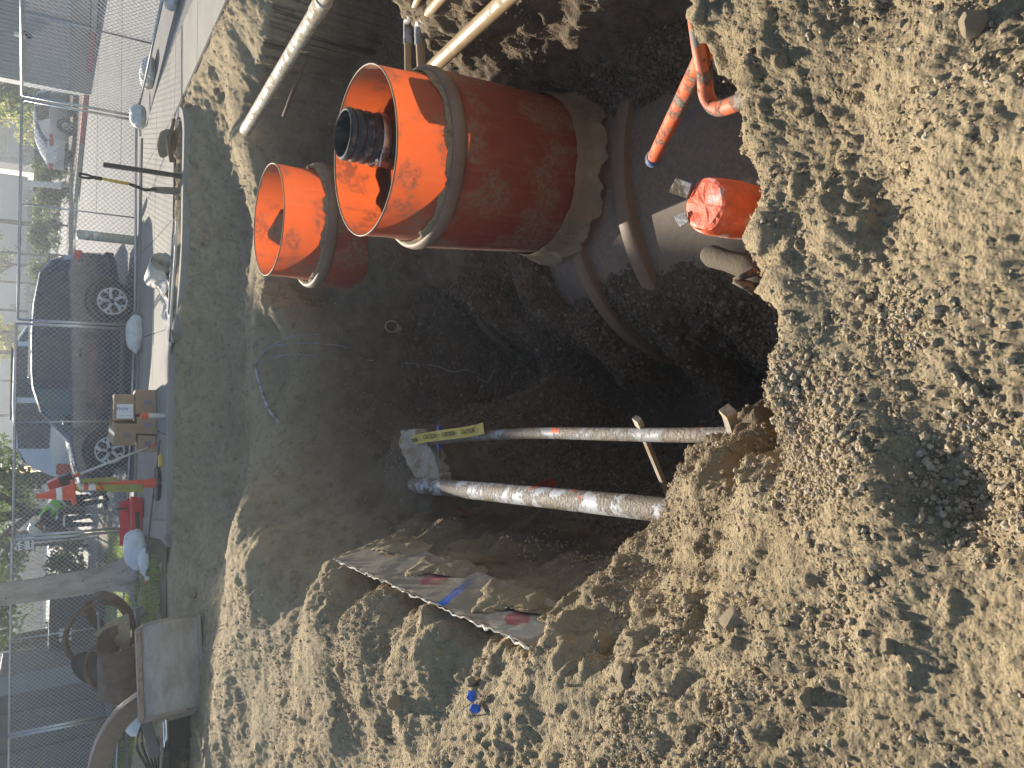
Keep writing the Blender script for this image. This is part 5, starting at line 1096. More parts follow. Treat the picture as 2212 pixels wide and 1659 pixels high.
# tall street tree beside the lawn: trunk in view, crown far above
tb = atn(512, 2237, 0); e = thing('tree', 'thick smooth grey tree trunk rising in front of the fence', 'tree', (tb.x, tb.y - .45, 0))
vs = []; fs = []; S, J = 40, 40
for j in range(J):
    z = -.1 + 2.75 * (j / (J - 1)) ** 1.3; r = .185 + .16 * math.exp(-max(z, 0) / .16) + .03 * math.exp(-z / 1.2) - .008 * z
    for k in range(S):
        th = 2 * math.pi * k / S; fl = 1 + (.22 * math.sin(5 * th + 1) + .12 * math.sin(8 * th)) * math.exp(-max(z, 0) / .14) + .03 * math.sin(2 * th + z * 1.7) + .02 * math.sin(3 * th - z * 3)
        vs.append((r * fl * math.cos(th) - .07 * math.sin(z * .8) - .015 * z, r * fl * math.sin(th), z))
fs = [(j * S + k, j * S + (k + 1) % S, (j + 1) * S + (k + 1) % S, (j + 1) * S + k) for j in range(J - 1) for k in range(S)]
m = MB(); m.add(vs, fs); m.build('trunk', 'bark', e, True)
for k, (a, l) in enumerate(((-2.4, .9), (-1.2, .7), (-.3, .9), (-2.9, 1.1))):
    P = smooth_path([(.15 * math.cos(a), .15 * math.sin(a), .12), (.35 * math.cos(a), .35 * math.sin(a), .03), (l * math.cos(a + .2), l * math.sin(a + .2), -.01)], 6); MB().tube(P, [.05 * (1 - .7 * i / len(P)) for i in range(len(P))], 8).build('root', 'bark', e, True)
for P in ([(-.1, 0, 2.5), (-.5, .5, 3.1), (-1.6, 2.2, 4.0), (-7.0, 6.5, 5.8)], [(-.1, 0, 2.5), (-.9, .1, 3.0), (-2.6, .6, 3.7), (-8.0, 5.0, 5.6)]): MB().tube(smooth_path(P, 5), [.16 * (1 - .7 * i / 15) for i in range(16)], 12).build('limb', 'bark', e, True)
rs = random.Random(5); cl = [(Vector((-8.4 + rs.uniform(-2, 1.6), 6.6 + rs.uniform(-1.6, 2), 6.0 + rs.uniform(-1.2, 1.6))), rs.uniform(.6, 1.1)) for _ in range(22)]
q, f = leaves(6000, cl, .09, 3); o = np_mesh('crown', q, f, ['leaf_mid'], False); o.parent = e
tree('dark leafy tree above the white car, left of centre', (-4.2, 27, 0), 6, .16, (1.55, 4.2, 2.1), 'leaf_dark', 5200, .085, 11)
tree('tree with dense green crown behind the one way sign', (-7.6, 30, 0), 7, .16, (1.9, 5, 2.0), 'leaf_dark', 3800, .09, 13)
tree('loose green tree over the dark bin at the far left', (-9.2, 24, 0), 6, .12, (1.75, 4.5, 1.7), 'leaf_mid', 4200, .085, 17)
tree('small yellow-green street tree in front of the white building', (2.6, 62, 0), 6, .14, (2.6, 6.0, 2.0), 'leaf_yellow', 3200, .14, 19)
tree('round green street tree in front of the white building, right of the yellow one', (8.2, 66, 0), 6, .14, (3.0, 6.6, 2.4), 'leaf_mid', 3200, .15, 23)
tree('big dark tree at the right beside the corrugated building', (15.8, 46, 0), 8, .25, (1.5, 7.0, 3.6), 'leaf_dark', 9000, .13, 29)
tree('pale flowering shrub tree behind the silver hatchback', (16.4, 54, 0), 4, .12, (.9, 3.4, 2.2), 'leaf_yellow', 3600, .10, 31)
tree('added tall tree far to the left, its unseen crown there to shade the site', (-9.6, 32, 0), 13, .3, (8.5, 9.5, 2.9), 'leaf_dark', 6500, .16, 37)  # added: crown out of view, placed to shade the ground behind the left ridge
tree('added tall tree, its unseen crown there to shade the site, left of the dark leafy tree', (-6.0, 32.5, 0), 13, .3, (8.5, 9.5, 2.4), 'leaf_dark', 5600, .16, 41)  # added as well, crown out of view, widens that shade
tree('slim dark tree at the left end of the white building', (-9.5, 70, 0), 6, .15, (2.4, 6.5, 2.4), 'leaf_mid', 3000, .16, 43)
tree('added slim tall tree, its unseen crown there to shade the far lip of the pit', (-3.85, 33, 0), 13, .22, (9.5, 10.9, 1.25), 'leaf_dark', 5200, .15, 47)  # added: narrow crown out of view, placed to shade the lip and the tank
def hedge(label, x0, x1, y, z, h, d, mat, n, seed):
    e = thing('hedge', label, 'hedge', ((x0 + x1) / 2, y, z)); rs = random.Random(seed); L = x1 - x0
    cl = [(Vector((rs.uniform(-L / 2, L / 2), rs.uniform(-d / 2, d / 2), rs.uniform(.15, h * .85))), rs.uniform(.25, .5)) for _ in range(int(L * 9))]
    q, f = leaves(n, cl, .07, seed); q[:, 2] = np.maximum(q[:, 2], .0); o = np_mesh('foliage', q, f, [mat], False); o.parent = e
    for k in range(max(3, int(L / 1.2))): MB().tube([(-L / 2 + (k + .5) * L / max(3, int(L / 1.2)), 0, 0), (-L / 2 + (k + .5) * L / max(3, int(L / 1.2)) + .05, .05, h * .7)], [.05, .02], 6).build('stem', 'bark_dark', e, True)
    return e
hy = 37.0
hedge('clipped dark green hedge across the street behind the shovel', 4.6, 9.9, hy + .9, road_z(hy) + .1, 1.5, 1.1, 'leaf_mid', 9000, 3)
hedge('dark green hedge running on behind the dark blue car', -2.5, 4.5, hy + .6, road_z(hy) + .1, 1.35, 1.1, 'leaf_mid', 11000, 5)
hedge('yellow-green shrub row below the one way sign', -7.4, -4.6, 25.5, 0, 1.05, .8, 'leaf_mid', 5200, 7)
hedge('flowering shrubs on top of the dark bin wall', -10.6, -7.0, 21.8, 1.02, .5, .5, 'leaf_yellow', 2600, 9)

# ------------------------------------------------------------------ kerbs and beds across the street
rk = [atn(385, -60, road_z(25)), atn(380, 130, road_z(25)), atn(352, 340, road_z(29)), atn(330, 560, road_z(32)), atn(306, 790, road_z(37))]
for i in range(3): m = MB(); m.bar(rk[i + 1] + Vector((0, 0, .07)), rk[i + 2 if i < 2 else 4] + Vector((0, 0, .07)), .28, .15); m.build('kerb_length', 'red_kerb' if i < 2 else 'concrete_walk', road, bevel=.02)
m = MB(); m.bar(rk[0] + Vector((0, 0, .07)), rk[1] + Vector((0, 0, .07)), .28, .15); m.build('kerb_length', 'concrete_pale', road, bevel=.02)
m = MB(); pts = [p + Vector((.12, .2, .11)) for p in rk] + [Vector((11, 44, .2)), Vector((40, 44, .2)), Vector((40, 20, .12))]; m.add(pts, [tuple(range(len(pts)))]); tag(m.build('planting_bed', 'mulch'), kind='structure')
m = MB(); m.bar((-30, hy - .1, road_z(hy) + .06), (9.4, hy - .1, road_z(hy) + .06), .3, .16); m.build('kerb_length', 'concrete_walk', road, bevel=.02)
m = MB(); m.add([(-40, hy, road_z(hy) + .13), (10, hy, road_z(hy) + .13), (10, hy + 2.2, road_z(hy) + .13), (-40, hy + 2.2, road_z(hy) + .13)], [(0, 1, 2, 3)]); tag(m.build('hedge_bed', 'mulch'), kind='structure')
m = MB(); m.add([(-80, hy + 2.3, road_z(hy) + .05), (80, hy + 2.3, road_z(hy) + .05), (80, 130, road_z(60) + .05), (-80, 130, road_z(60) + .05)], [(0, 1, 2, 3)]); tag(m.build('parking_lot', 'road_mat'), kind='structure')

# ------------------------------------------------------------------ buildings
t = NT('corrugated'); t.set(t.ramp(t.noise(.4, 4), [(.3, (.30, .32, .345)), (.7, (.37, .39, .41))]), .45, .35)
e = thing('metal_building', 'grey corrugated metal building at the right edge', 'building', (0, 0, 0))
c0, c1 = atn(316, 366, .32), atn(334, -20, .28); c1 = Vector((c1.x, c1.y, 0)); c0 = Vector((c0.x, c0.y, 0)); dd = (c1 - c0).normalized(); c1 = c0 + dd * 9; bk = Vector((-dd.y, dd.x, 0)); bk = bk if bk.y > 0 else -bk
m = MB(); N = 76; H_ = 6.0; vs = []
for i in range(N * 4 + 1):
    s_ = 9 * i / (N * 4); o_ = (-.04, -.04, .04, .04)[i % 4]; p = c0 + dd * s_ - bk * o_; vs += [(p.x, p.y, .62), (p.x, p.y, H_)]
m.add(vs, [(2 * i, 2 * i + 2, 2 * i + 3, 2 * i + 1) for i in range(N * 4)]); m.build('corrugated_wall', 'corrugated', e)
m = MB(); q = c0 + bk * 8; m.add([(c0.x, c0.y, 0), (q.x, q.y, 0), (q.x, q.y, H_), (c0.x, c0.y, H_)], [(0, 1, 2, 3)]); m.build('side_wall', 'corrugated', e)
m = MB(); m.bar(c0 + Vector((0, 0, .32)) - bk * .0, c1 + Vector((0, 0, .32)), .14, .64); m.build('plinth', 'concrete_walk', e)
m = MB(); m.prism([(0, 0), (9, 0), (9, 8), (0, 8)], H_, H_ + .15, (c0, dd, bk, (0, 0, 1))); m.build('roof', 'galv', e)
simple('stucco', (.30, .305, .31), .9, var=.08, scale=.6); simple('stucco_grey', (.20, .21, .215), .9, var=.1, scale=.5); simple('shop_glass', (.03, .04, .045), .1, var=.3, scale=1.5); simple('wall_beige', (.42, .39, .31), .9, var=.1, scale=.4)
def far_building(name, label, x0, x1, y, spec, cols, text=()):
    """spec: bands from the ground (z0, z1, 'glass'|'wall'|'fascia')"""
    e = thing(name, label, 'building', ((x0 + x1) / 2, y, 0)); L = x1 - x0
    for z0, z1, kd in spec:
        if kd == 'glass':
            m = MB(); m.box((0, 3.3, (z0 + z1) / 2), (L, 5.2, z1 - z0)); m.build('wall', 'stucco_grey', e)
            k = -L / 2 + .4; i = 0
            while k < L / 2 - 1:
                wd = cols * random.Random(int(k * 10) + int(z0)).uniform(.7, 1.3); wd = min(wd, L / 2 - .3 - k)
                m = MB(); m.box((k + wd / 2, .62, (z0 + z1) / 2), (wd - .25, .1, (z1 - z0) * .86)); f_o = m.build('window', 'stucco', e)
                m = MB(); m.box((k + wd / 2, .56, (z0 + z1) / 2), (wd - .42, .06, (z1 - z0) * .78)); m.build('pane', 'shop_glass', f_o); k += wd
        else:
            m = MB(); m.box((0, 2.9 if kd == 'wall' else 2.4, (z0 + z1) / 2), (L, 6, z1 - z0)); m.build(kd, 'stucco' if kd == 'fascia' else 'stucco_grey', e)
    for s_, tx, tz, tsz in text: text_mesh(s_, tsz, 'lettering', 'ink', e, ((tx, -.63, tz), (1, 0, 0), (0, 0, 1), (0, -1, 0)), .02, bold=.01)
    return e
far_building('shop_building', 'long white shop building with a lettered fascia across the street', -9.5, 20.5, 92, [(0, 2.1, 'glass'), (2.1, 4.5, 'fascia'), (4.5, 7.5, 'glass'), (7.5, 8.6, 'wall')], 2.6, [('SALON', -1.2, 3.1, .75), ('A', 1.6, 3.1, 1.0), ('Your', 8.2, 2.8, .8)])
far_building('shop_building', 'grey building at the right behind the trees', 21.5, 40, 88, [(0, 2.4, 'glass'), (2.4, 3.6, 'wall'), (3.6, 6.0, 'glass'), (6.0, 7.6, 'wall')], 3.4)
far_building('shop_building', 'white building with small signs behind the one way sign', -30, -10.5, 84, [(0, 2.0, 'glass'), (2.0, 4.0, 'fascia'), (4.0, 8, 'wall')], 3.0)
# light poles and posts across the street
for i, (ny, y, r, h, lab) in enumerate(((880, 58, .17, 9, 'thick dark lamp pole left of the white sign post'), (1000, 55, .08, 8, 'slim pole behind the hedge, right of the yellow tree'), (1115, 62, .08, 7, 'slim pole between the two street trees'), (1225, 58, .09, 8, 'dark pole above the rear of the dark blue car'), (1310, 60, .10, 8, 'dark pole right of the salon lettering'), (1390, 57, .15, 8, 'dark pole left of the salon lettering'), (1500, 64, .08, 8, 'thin pole above the windscreen of the dark blue car'), (1635, 60, .10, 8, 'dark pole above the white car roof'))):
    p = atny(100, ny, y); e = thing('lamp_post', lab, 'pole', (p.x, y, 0)); MB().tube([(0, 0, 0), (0, 0, h)], [r, r * .7], 10).build('shaft', 'car_trim', e, True); m = MB(); m.box((.5, 0, h), (1.1, .2, .12)); m.build('lamp_head', 'galv', e)
p = atny(232, 727, 35.2); e = thing('sign_post', 'white sign board on a thin post in front of the hedge', 'sign', (p.x, 35.2, road_z(35)), 0, None, (0, R(-4), 0)); m = MB(); m.box((0, 0, 1.15), (.22, .06, 1.3)); m.build('board', 'cone_white', e); MB().tube([(0, 0, 0), (0, 0, .6)], .03, 8).build('post', 'galv', e)
p = atny(160, 640, 46.); e = thing('shop_sign', 'dark blue sign board with pale lettering behind the hedge', 'sign', (p.x, 46, 0)); m = MB(); m.box((0, 0, 1.15), (3.2, .12, .8)); m.build('board', 'glove_navy', e); m = MB(); m.box((-1.2, 0, .4), (.1, .1, .8)); m.build('post', 'car_trim', e); m = MB(); m.box((1.2, 0, .4), (.1, .1, .8)); m.build('post', 'car_trim', e)
p = atny(88, 2142, 22.); e = thing('one_way_sign', 'white one way sign with an arrow pointing right', 'sign', (p.x, 22, 0)); m = MB(); m.box((0, 0, p.z - .03), (.30, .02, .42)); m.build('plate', 'cone_white', e)
text_mesh('ONE\nWAY', .15, 'lettering', 'ink', e, ((0, -.013, p.z + .06), (1, 0, 0), (0, 0, 1), (0, -1, 0)), .001, bold=.004); m = MB(); m.prism([(-.1, -.012), (.03, -.012), (.03, -.035), (.1, 0), (.03, .035), (.03, .012), (-.1, .012)], -.001, .001, ((0, -.014, p.z - .17), (1, 0, 0), (0, 0, 1), (0, -1, 0))); m.build('arrow', 'ink', e); MB().tube([(0, .03, 0), (0, .03, p.z + .2)], .025, 8).build('post', 'galv', e)

# ------------------------------------------------------------------ left side: container, bin wall, scrap, digger arm
simple('container_grey', (.105, .115, .125), .6, .2, var=.2, scale=1.2, dirt=.2, dscale=2); simple('container_light', (.20, .235, .26), .6, .2, var=.15, scale=1.2); simple('bin_dark', (.028, .034, .042), .6, .1, var=.25, scale=1.5, dirt=.1)
k0 = atn(442, 2590, 0); e = thing('storage_container', 'dark grey steel container behind the fence at the far left', 'container', (k0.x, k0.y, 0), .12)
m = MB(); m.box((-2.6, 1.2, 1.02), (5.2, 2.4, 1.86)); m.build('shell', 'container_grey', e, bevel=.02)
m = MB(); m.box((-.19, -.03, 1.02), (.36, .05, 1.84)); m.build('corner_panel', 'container_light', e)
for i in range(6): m = MB(); m.box((-1.05 - i * .74, -.025, 1.02), (.66, .04, 1.76)); m.build('side_panel', 'container_grey', e, bevel=.012)
m = MB(); m.box((-2.6, -.01, .06), (5.3, .1, .12)); m.build('bottom_rail', 'container_light', e); m = MB(); m.box((-2.6, -.01, 1.98), (5.3, .1, .1)); m.build('top_rail', 'container_light', e)
e = thing('bin_wall', 'low dark metal skip with three white stripes behind the fence', 'skip', (-6.7, 19.3, 0), .05)
m = MB(); m.box((-.3, .9, .55), (4.4, 1.8, 1.05)); m.build('shell', 'bin_dark', e, bevel=.02); m = MB(); m.box((-.3, .0, 1.06), (4.5, .12, .07)); m.build('top_rail', 'bin_dark', e)
for i in range(3): m = MB(); m.box((1.02 - i * .11, -.015, .78), (.055, .012, .24)); m.build('white_stripe', 'cone_white', e)
m = MB(); m.box((.68, -.015, .76), (.09, .012, .12)); m.build('yellow_sticker', 'tool_yellow', e); m = MB(); m.box((.4, -.015, .98), (.16, .012, .1)); m.build('yellow_sticker', 'tool_yellow', e)
t = NT('rust'); c = t.ramp(t.noise(5, 8, .7), [(.3, (.07, .035, .022)), (.5, (.13, .075, .05)), (.72, (.19, .15, .125))]); t.set(c, .85, .2, t.bump(t.noise(30, 6), .5, .008))
t = NT('worn_steel'); mp = t.n('Mapping'); mp.inputs['Scale'].default_value = (1.2, 3, 3); t.l(t.tc.outputs['Object'], mp.inputs[0]); nz = t.n('TexNoise', i_Scale=3.0, i_Detail=8.0, i_Roughness=.7); t.l(mp.outputs[0], nz.inputs[0])
c = t.ramp(nz.outputs[0], [(.3, (.24, .195, .15)), (.5, (.35, .30, .245)), (.72, (.45, .41, .36))]); t.set(c, .6, .12, t.bump(nz.outputs[0], .3, .004))
# digger bucket: side outline extruded, open at the back
bq = atn(770, 2650, 0); e = thing('digger_bucket', 'large worn steel digger bucket resting on the earth at the left', 'digger bucket', (bq.x - .02, bq.y + .30, gh(bq.x, bq.y + .3) + .02), R(28))
prof = [(-.30, .02), (-.33, .20), (-.29, .40), (-.18, .52), (-.02, .56)]          # (depth, height): curved shell, lip at the bottom
bw = .46; vs = []; fs = []
prof2 = [(.16, -.02)] + prof
for th_, sc_ in ((0, 1), (1, .94)):
    for d_, z_ in prof2: vs += [(-bw, d_ * sc_, z_ * (1 if not th_ else .97)), (bw, d_ * sc_, z_ * (1 if not th_ else .97))]
n = len(prof2)
for o_ in (0, 2 * n): fs += [(o_ + 2 * i, o_ + 2 * i + 1, o_ + 2 * i + 3, o_ + 2 * i + 2) for i in range(n - 1)]
m = MB(); m.add(vs, fs); m.build('shell', 'worn_steel', e, angle=60)
for s_ in (-1, 1): m = MB(); m.prism([(.18, -.03), (-.30, .0), (-.345, .20), (-.30, .41), (-.18, .54), (0, .58), (.30, .50), (.36, .28)], -.014, .014, ((s_ * (bw + .01), 0, 0), (0, 1, 0), (0, 0, 1), (1, 0, 0))); m.build('side_plate', 'worn_rust', e, bevel=.005) if 'worn_rust' in MT else (simple('worn_rust', (.30, .235, .19), .7, .3, var=.3, scale=4, bump=.004, dirt=.3), m.build('side_plate', 'worn_rust', e, bevel=.005))
m = MB(); m.bar((-bw, -.31, .015), (bw, -.31, .015), .10, .035); m.build('cutting_edge', 'worn_steel', e, bevel=.006)
m = MB(); m.bar((-bw, -.03, .575), (bw, -.03, .575), .12, .05); m.build('top_bar', 'worn_rust', e, bevel=.008)
# digger arm running out of frame to the left
simple('arm_brown', (.16, .125, .10), .55, .2, var=.3, scale=4, dirt=.3); simple('chrome', (.75, .76, .80), .08, 1.0, var=.02)
ae = thing('digger_boom_assembly', 'digger boom with chrome ram and black hoses at the far left edge', 'digger boom', (0, 0, 0))
A0 = Vector((bq.x - .45, bq.y + .55, .42)); pts = [A0 + Vector(q) for q in ((.1, 0, -.05), (-.1, -.05, .25), (-.45, -.1, .42), (-.9, -.15, .40), (-1.6, -.2, .3))]
P = smooth_path(pts, 6); m = MB()
for a, b in zip(P, P[1:]): pass
vs = []
for i, p in enumerate(P):
    t_ = (P[min(i + 1, len(P) - 1)] - P[max(i - 1, 0)]).normalized(); up_ = Vector((0, 1, 0)).cross(t_).normalized(); up_ = up_ if up_.z > 0 else -up_
    for a, b in ((-1, -1), (1, -1), (1, 1), (-1, 1)): vs.append(p + Vector((0, 1, 0)) * .07 * a + up_ * .10 * b)
m.add(vs, [(4 * i + k, 4 * i + (k + 1) % 4, 4 * i + 4 + (k + 1) % 4, 4 * i + 4 + k) for i in range(len(P) - 1) for k in range(4)] + [(0, 1, 2, 3)]); m.build('boom', 'arm_brown', ae, bevel=.012)
r0_ = Vector((bq.x - .40, bq.y + .18, .24)); MB().tube([r0_ + Vector((.25, .1, .02)), r0_ + Vector((-.42, -.02, .0))], .028, 16).build('ram_rod', 'chrome', ae, True); MB().tube([r0_ + Vector((-.40, -.02, 0)), r0_ + Vector((-1.5, -.2, .04))], .045, 16).build('ram_barrel', 'car_trim', ae, True)
m = MB(); m.bar(r0_ + Vector((.05, -.03, .24)), r0_ + Vector((-.42, -.10, .12)), .05, .10); m.build('link_plate', 'container_grey', ae, bevel=.01)
for i in range(5): P = smooth_path([r0_ + Vector((-.12 - .03 * i, .1, .22)), r0_ + Vector((-.35, .08, .28 - .05 * i)), r0_ + Vector((-.7, .02, .16 - .02 * i)), r0_ + Vector((-1.4, -.1, .22 - .04 * i))], 6); MB().tube(P, .014, 8).build('hose', 'black_rubber', ae, True)
m = MB(); m.box((bq.x - 1.15, bq.y + .5, .1), (1.5, .3, .26), (0, 0, .1)); tag(m.build('rubber_mat', 'black_rubber', None, bevel=.04), 'dark rubber block lying below the digger ram', 'rubber block')
# scrap: rusty rings, dark pan, crushed drum
def ring(label, c, r, w, th, rot, mat):
    m = MB(); m.lathe([(r, -w / 2), (r + th, -w / 2), (r + th * 1.3, -w * .42), (r + th, -w * .3), (r + th, w * .3), (r + th * 1.3, w * .42), (r + th, w / 2), (r, w / 2), (r, -w / 2)], seg=64); o = m.build('steel_ring', mat, None, angle=50); o.location = c; o.rotation_euler = rot; return tag(o, label, 'steel ring')
rc = atny(395, 2500, 11.6)
ring('large rusty steel ring standing upright in the scrap pile', rc, .40, .22, .03, (R(78), R(8), R(12)), 'rust')
ring('thinner rusty hoop leaning in front of the large ring', atny(450, 2615, 11.1), .34, .07, .03, (R(60), R(35), R(-10)), 'rust')
ring('red-brown rusty ring lying behind the large ring', atny(430, 2420, 11.9), .33, .14, .025, (R(38), R(-30), R(0)), 'rust')
pn = atny(392, 2640, 11.25); m = MB(); m.lathe([(.01, -.05), (.30, -.05), (.36, .0), (.375, .012), (.365, .02), (.30, -.03), (.01, -.03)], seg=48); o = m.build('steel_pan', 'bin_dark'); o.location = pn; o.scale = (.55, 1, 1); o.rotation_euler = (R(86), R(35), R(6)); tag(o, 'dark oval steel pan leaning on the scrap rings', 'pan')
heap('scrap_soil', 'clotted brown earth caught in the scrap pile', [atny(500, 2415, 11.0), atny(505, 2470, 10.8), atny(505, 2540, 10.8), atny(490, 2560, 11.2), atny(470, 2520, 11.6), atny(470, 2440, 11.5)], .26, 71, 'soil_sub')
dp = atny(475, 2620, 10.7); m = MB(); m.lathe([(.26, -.42), (.27, -.40), (.26, -.1), (.27, 0), (.26, .3), (.27, .42), (.25, .42), (.245, -.42)], seg=40, axis='x', arc=(-.4, 3.6), wob=lambda th, z: 1 + .07 * math.sin(3 * th + z * 5)); o = m.build('crushed_drum', 'rust', None, True); o.location = dp; o.rotation_euler = (R(20), R(-6), R(-20)); tag(o, 'crushed rusty half drum in front of the scrap rings', 'drum')
m = MB(); m.tube([atny(392, 2480, 11.9), atny(385, 2415, 12.3)], .02, 8); tag(m.build('scrap_pipe', 'galv', None, True), 'pale pipe end sticking out through the large rusty ring', 'pipe')
m = MB(); m.bar(atny(545, 2400, 11.2), atny(548, 2475, 10.9), .06, .05); tag(m.build('timber_strip', 'root_brown'), 'short dark timber on the ground right of the scrap pile', 'timber')
pillow('plastic_bag', 'pale blue-white sheet bundle behind the digger bucket', (-4.95, 12.3, 0), (.75, .5, .42), .2, 'bag_white', 'bag', 51)
pillow('plastic_bag', 'small pale sheet lying left of the scrap drum', (-4.5, 11.3, 0), (.5, .35, .28), 1.0, 'bag_white', 'bag', 57)

# ------------------------------------------------------------------ two workers behind the fence
simple('vest_lime', (.20, .62, .04), .8, var=.15, scale=5); simple('vest_band', (.62, .62, .58), .5, var=.05); simple('work_dark', (.018, .02, .03), .9, var=.3, scale=6, bump=.006); simple('work_blue', (.03, .09, .35), .8, var=.2); simple('skin', (.30, .17, .11), .6, var=.1); simple('helmet', (.62, .6, .52), .4, var=.1); simple('hair_dark', (.02, .015, .012), .9, var=.2)
def skinned(name, mat, parent, joints, edges, sub=2):
    """continuous body grown on a skeleton: joints = {name: (pos, radius)}; first joint is the root"""
    ks = list(joints); me = bpy.data.meshes.new(name); me.from_pydata([joints[k][0] for k in ks], [(ks.index(a), ks.index(b)) for a, b in edges], []); me.materials.append(MT[mat])
    o = bpy.data.objects.new(name, me); C.objects.link(o)
    md = o.modifiers.new('skin', 'SKIN'); sv = me.skin_vertices
    if not sv:
        bm = bmesh.new(); bm.from_mesh(me); bm.verts.layers.skin.verify(); bm.to_mesh(me); bm.free(); sv = me.skin_vertices
    for i, k in enumerate(ks): r = joints[k][1]; r = r if isinstance(r, tuple) else (r, r); sv[0].data[i].radius = r; sv[0].data[i].use_root = (i == 0)
    md.use_smooth_shade = True; s_ = o.modifiers.new('sub', 'SUBSURF'); s_.levels = s_.render_levels = sub
    bpy.context.view_layer.update(); dg = bpy.context.evaluated_depsgraph_get(); me2 = bpy.data.meshes.new_from_object(o.evaluated_get(dg)); bpy.data.objects.remove(o)
    me2.name = name; me2.polygons.foreach_set('use_smooth', [True] * len(me2.polygons)); o = bpy.data.objects.new(name, me2); C.objects.link(o); o.parent = parent; return o
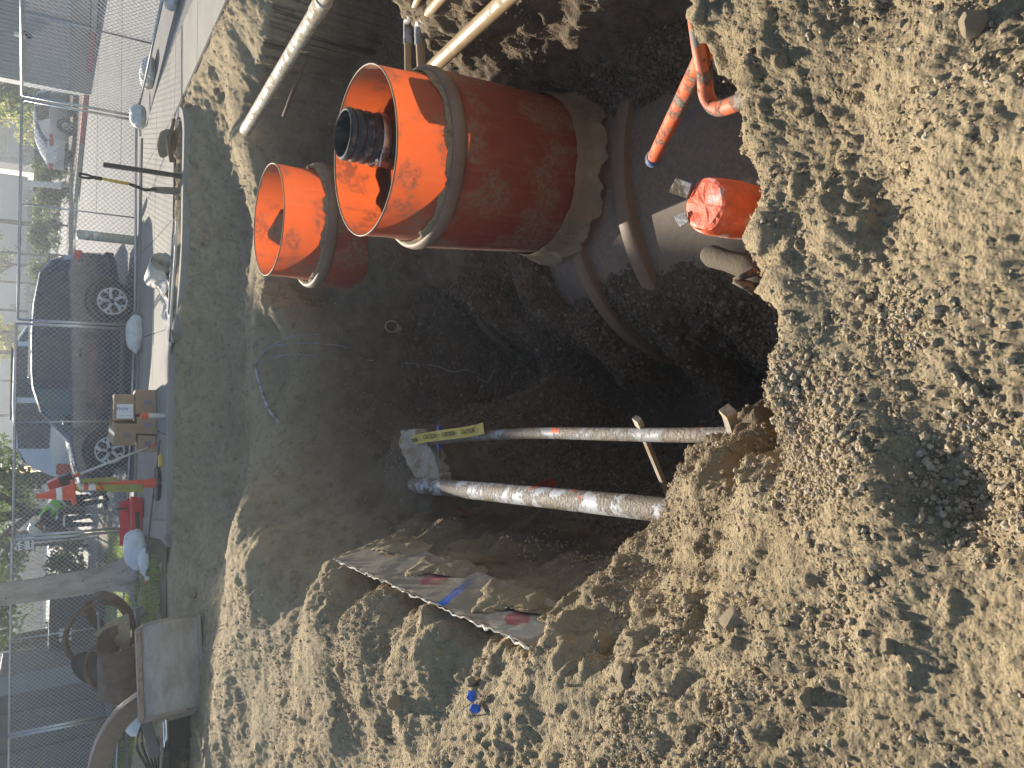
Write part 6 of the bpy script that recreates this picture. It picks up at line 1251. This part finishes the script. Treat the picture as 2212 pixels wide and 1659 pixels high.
def worker(label, loc, rz, lean, vest, sleeve, band_x=False):
    """faces local +x; lean = forward bend of the trunk"""
    e = thing('person', label, 'person', loc, rz); cl_, sl_ = math.cos(lean), math.sin(lean)
    hip = Vector((0, 0, .92))
    def T(x, y, z): return hip + Vector((x * cl_ + z * sl_, y, z * cl_ - x * sl_))
    J = {'pel': (tuple(hip), (.15, .12)), 'wai': (tuple(T(.01, 0, .2)), (.15, .11)), 'che': (tuple(T(.0, 0, .42)), (.17, .125)), 'nec': (tuple(T(.02, 0, .56)), .06), 'hed': (tuple(T(.06, 0, .68)), (.085, .095)), 'top': (tuple(T(.05, 0, .78)), (.075, .085))}
    E_ = [('pel', 'wai'), ('wai', 'che'), ('che', 'nec'), ('nec', 'hed'), ('hed', 'top')]
    for s_, n_ in ((1, 'l'), (-1, 'r')):
        sh = T(0, .19 * s_, .48); el = sh + Vector((.12 + .1 * sl_, .05 * s_, -.26)); ha = el + Vector((.20, -.04 * s_, -.10 - .1 * sl_)); ft = Vector((.02 - .06 * s_, .12 * s_, .07))
        J.update({'sh' + n_: (tuple(sh), .07), 'el' + n_: (tuple(el), .05), 'wr' + n_: (tuple(ha), .035), 'hp' + n_: (tuple(hip + Vector((0, .09 * s_, -.06))), .10), 'kn' + n_: ((.04 - .05 * s_, .11 * s_, .50), .07), 'an' + n_: (tuple(ft + Vector((-.03, 0, .03))), .052), 'to' + n_: (tuple(ft + Vector((.17, .02 * s_, -.03))), .04)})
        E_ += [('che', 'sh' + n_), ('sh' + n_, 'el' + n_), ('el' + n_, 'wr' + n_), ('pel', 'hp' + n_), ('hp' + n_, 'kn' + n_), ('kn' + n_, 'an' + n_), ('an' + n_, 'to' + n_)]
    skinned('body', 'work_dark', e, J, E_)
    skinned('vest', vest, e, {'a': (tuple(T(.0, 0, .40)), (.19, .148)), 'b': (tuple(T(.0, 0, .12)), (.185, .145)), 'c': (tuple(T(0, 0, -.06)), (.18, .15)), 'd': (tuple(T(.01, 0, .52)), (.12, .09)), 'l': (tuple(T(0, .15, .47)), .088), 'r': (tuple(T(0, -.15, .47)), .088)}, [('a', 'b'), ('b', 'c'), ('a', 'd'), ('a', 'l'), ('a', 'r')])
    for z in (.02, .22):
        m = MB(); vs = []
        for zz in (z, z + .055):
            for k in range(28): th = 2 * math.pi * k / 28; vs.append(tuple(T(.160 * math.cos(th), .203 * math.sin(th), zz)))
        m.add(vs, [(k, (k + 1) % 28, 28 + (k + 1) % 28, 28 + k) for k in range(28)]); m.build('reflective_band', 'vest_band', e, True)
    for s_ in (1, -1):
        ha = Vector(J['wr' + ('l' if s_ > 0 else 'r')][0]); m = MB(); d_ = Vector((.9, 0, -.45)).normalized(); m.tube([ha, ha + d_ * .05, ha + d_ * .09], [.034, .04, .036], 10); hand = m.build('hand', 'skin', e, True)
        for k in range(4): b_ = ha + d_ * .085 + Vector((0, (k - 1.5) * .019, 0)); MB().tube([b_, b_ + d_ * .04, b_ + d_ * .06 + Vector((-.01, 0, -.03))], [.011, .01, .008], 6).build('finger', 'skin', hand, True)
        MB().tube([ha + d_ * .03, ha + d_ * .06 + Vector((0, -.04 * s_, 0)), ha + d_ * .09 + Vector((0, -.045 * s_, -.01))], [.013, .012, .009], 6).build('thumb', 'skin', hand, True)
    hc = T(.055, 0, .72); m = MB(); m.lathe([(.16, -.012), (.125, .0), (.118, .05), (.085, .1), (.03, .125)], (0, 0, 0), 24, cap1=True); hm = m.build('hard_hat', 'helmet', e, True); hm.location = hc + Vector((0, 0, .03)); hm.rotation_euler = (0, lean, 0)
    fc = T(.135, 0, .67); m = MB(); m.tube([fc + Vector((0, 0, .03)), fc + Vector((.03, 0, -.01)), fc + Vector((.01, 0, -.025))], [.012, .018, .012], 8); m.build('nose', 'skin', e, True)
    m = MB(); m.lathe([(.02, -.09), (.07, -.06), (.084, 0), (.08, .05)], tuple(T(.07, 0, .68)), 20); m.build('face', 'skin', e, True)
    return e
wp = atn(425, 1958, .02); worker('person in lime reflective vest bending forward behind the fence', (wp.x, wp.y, .0), R(200), R(48), 'vest_lime', 'work_dark')
wp = atny(330, 2050, 25.0); worker('person in dark clothes with a striped vest standing farther back', (wp.x, 25.0, -.35), R(100), R(15), 'work_dark', 'work_blue')

# ------------------------------------------------------------------ thin lit volume added to stand in for the lens glare
t = NT('glare_haze'); t.t.nodes.remove(t.b); v = t.n('VolumePrincipled'); v.inputs['Color'].default_value = (.86, .92, 1, 1); v.inputs['Density'].default_value = .0019; v.inputs['Anisotropy'].default_value = .5; t.l(v.outputs[0], t.out.inputs['Volume'])
m = MB(); m.box((0, 58, 6.4), (200, 130, 15.6)); hz = m.build('added_haze', 'glare_haze'); tag(hz, kind='stuff')
scene.cycles.volume_bounces = 0; scene.cycles.volume_step_rate = 10; scene.cycles.volume_max_steps = 64
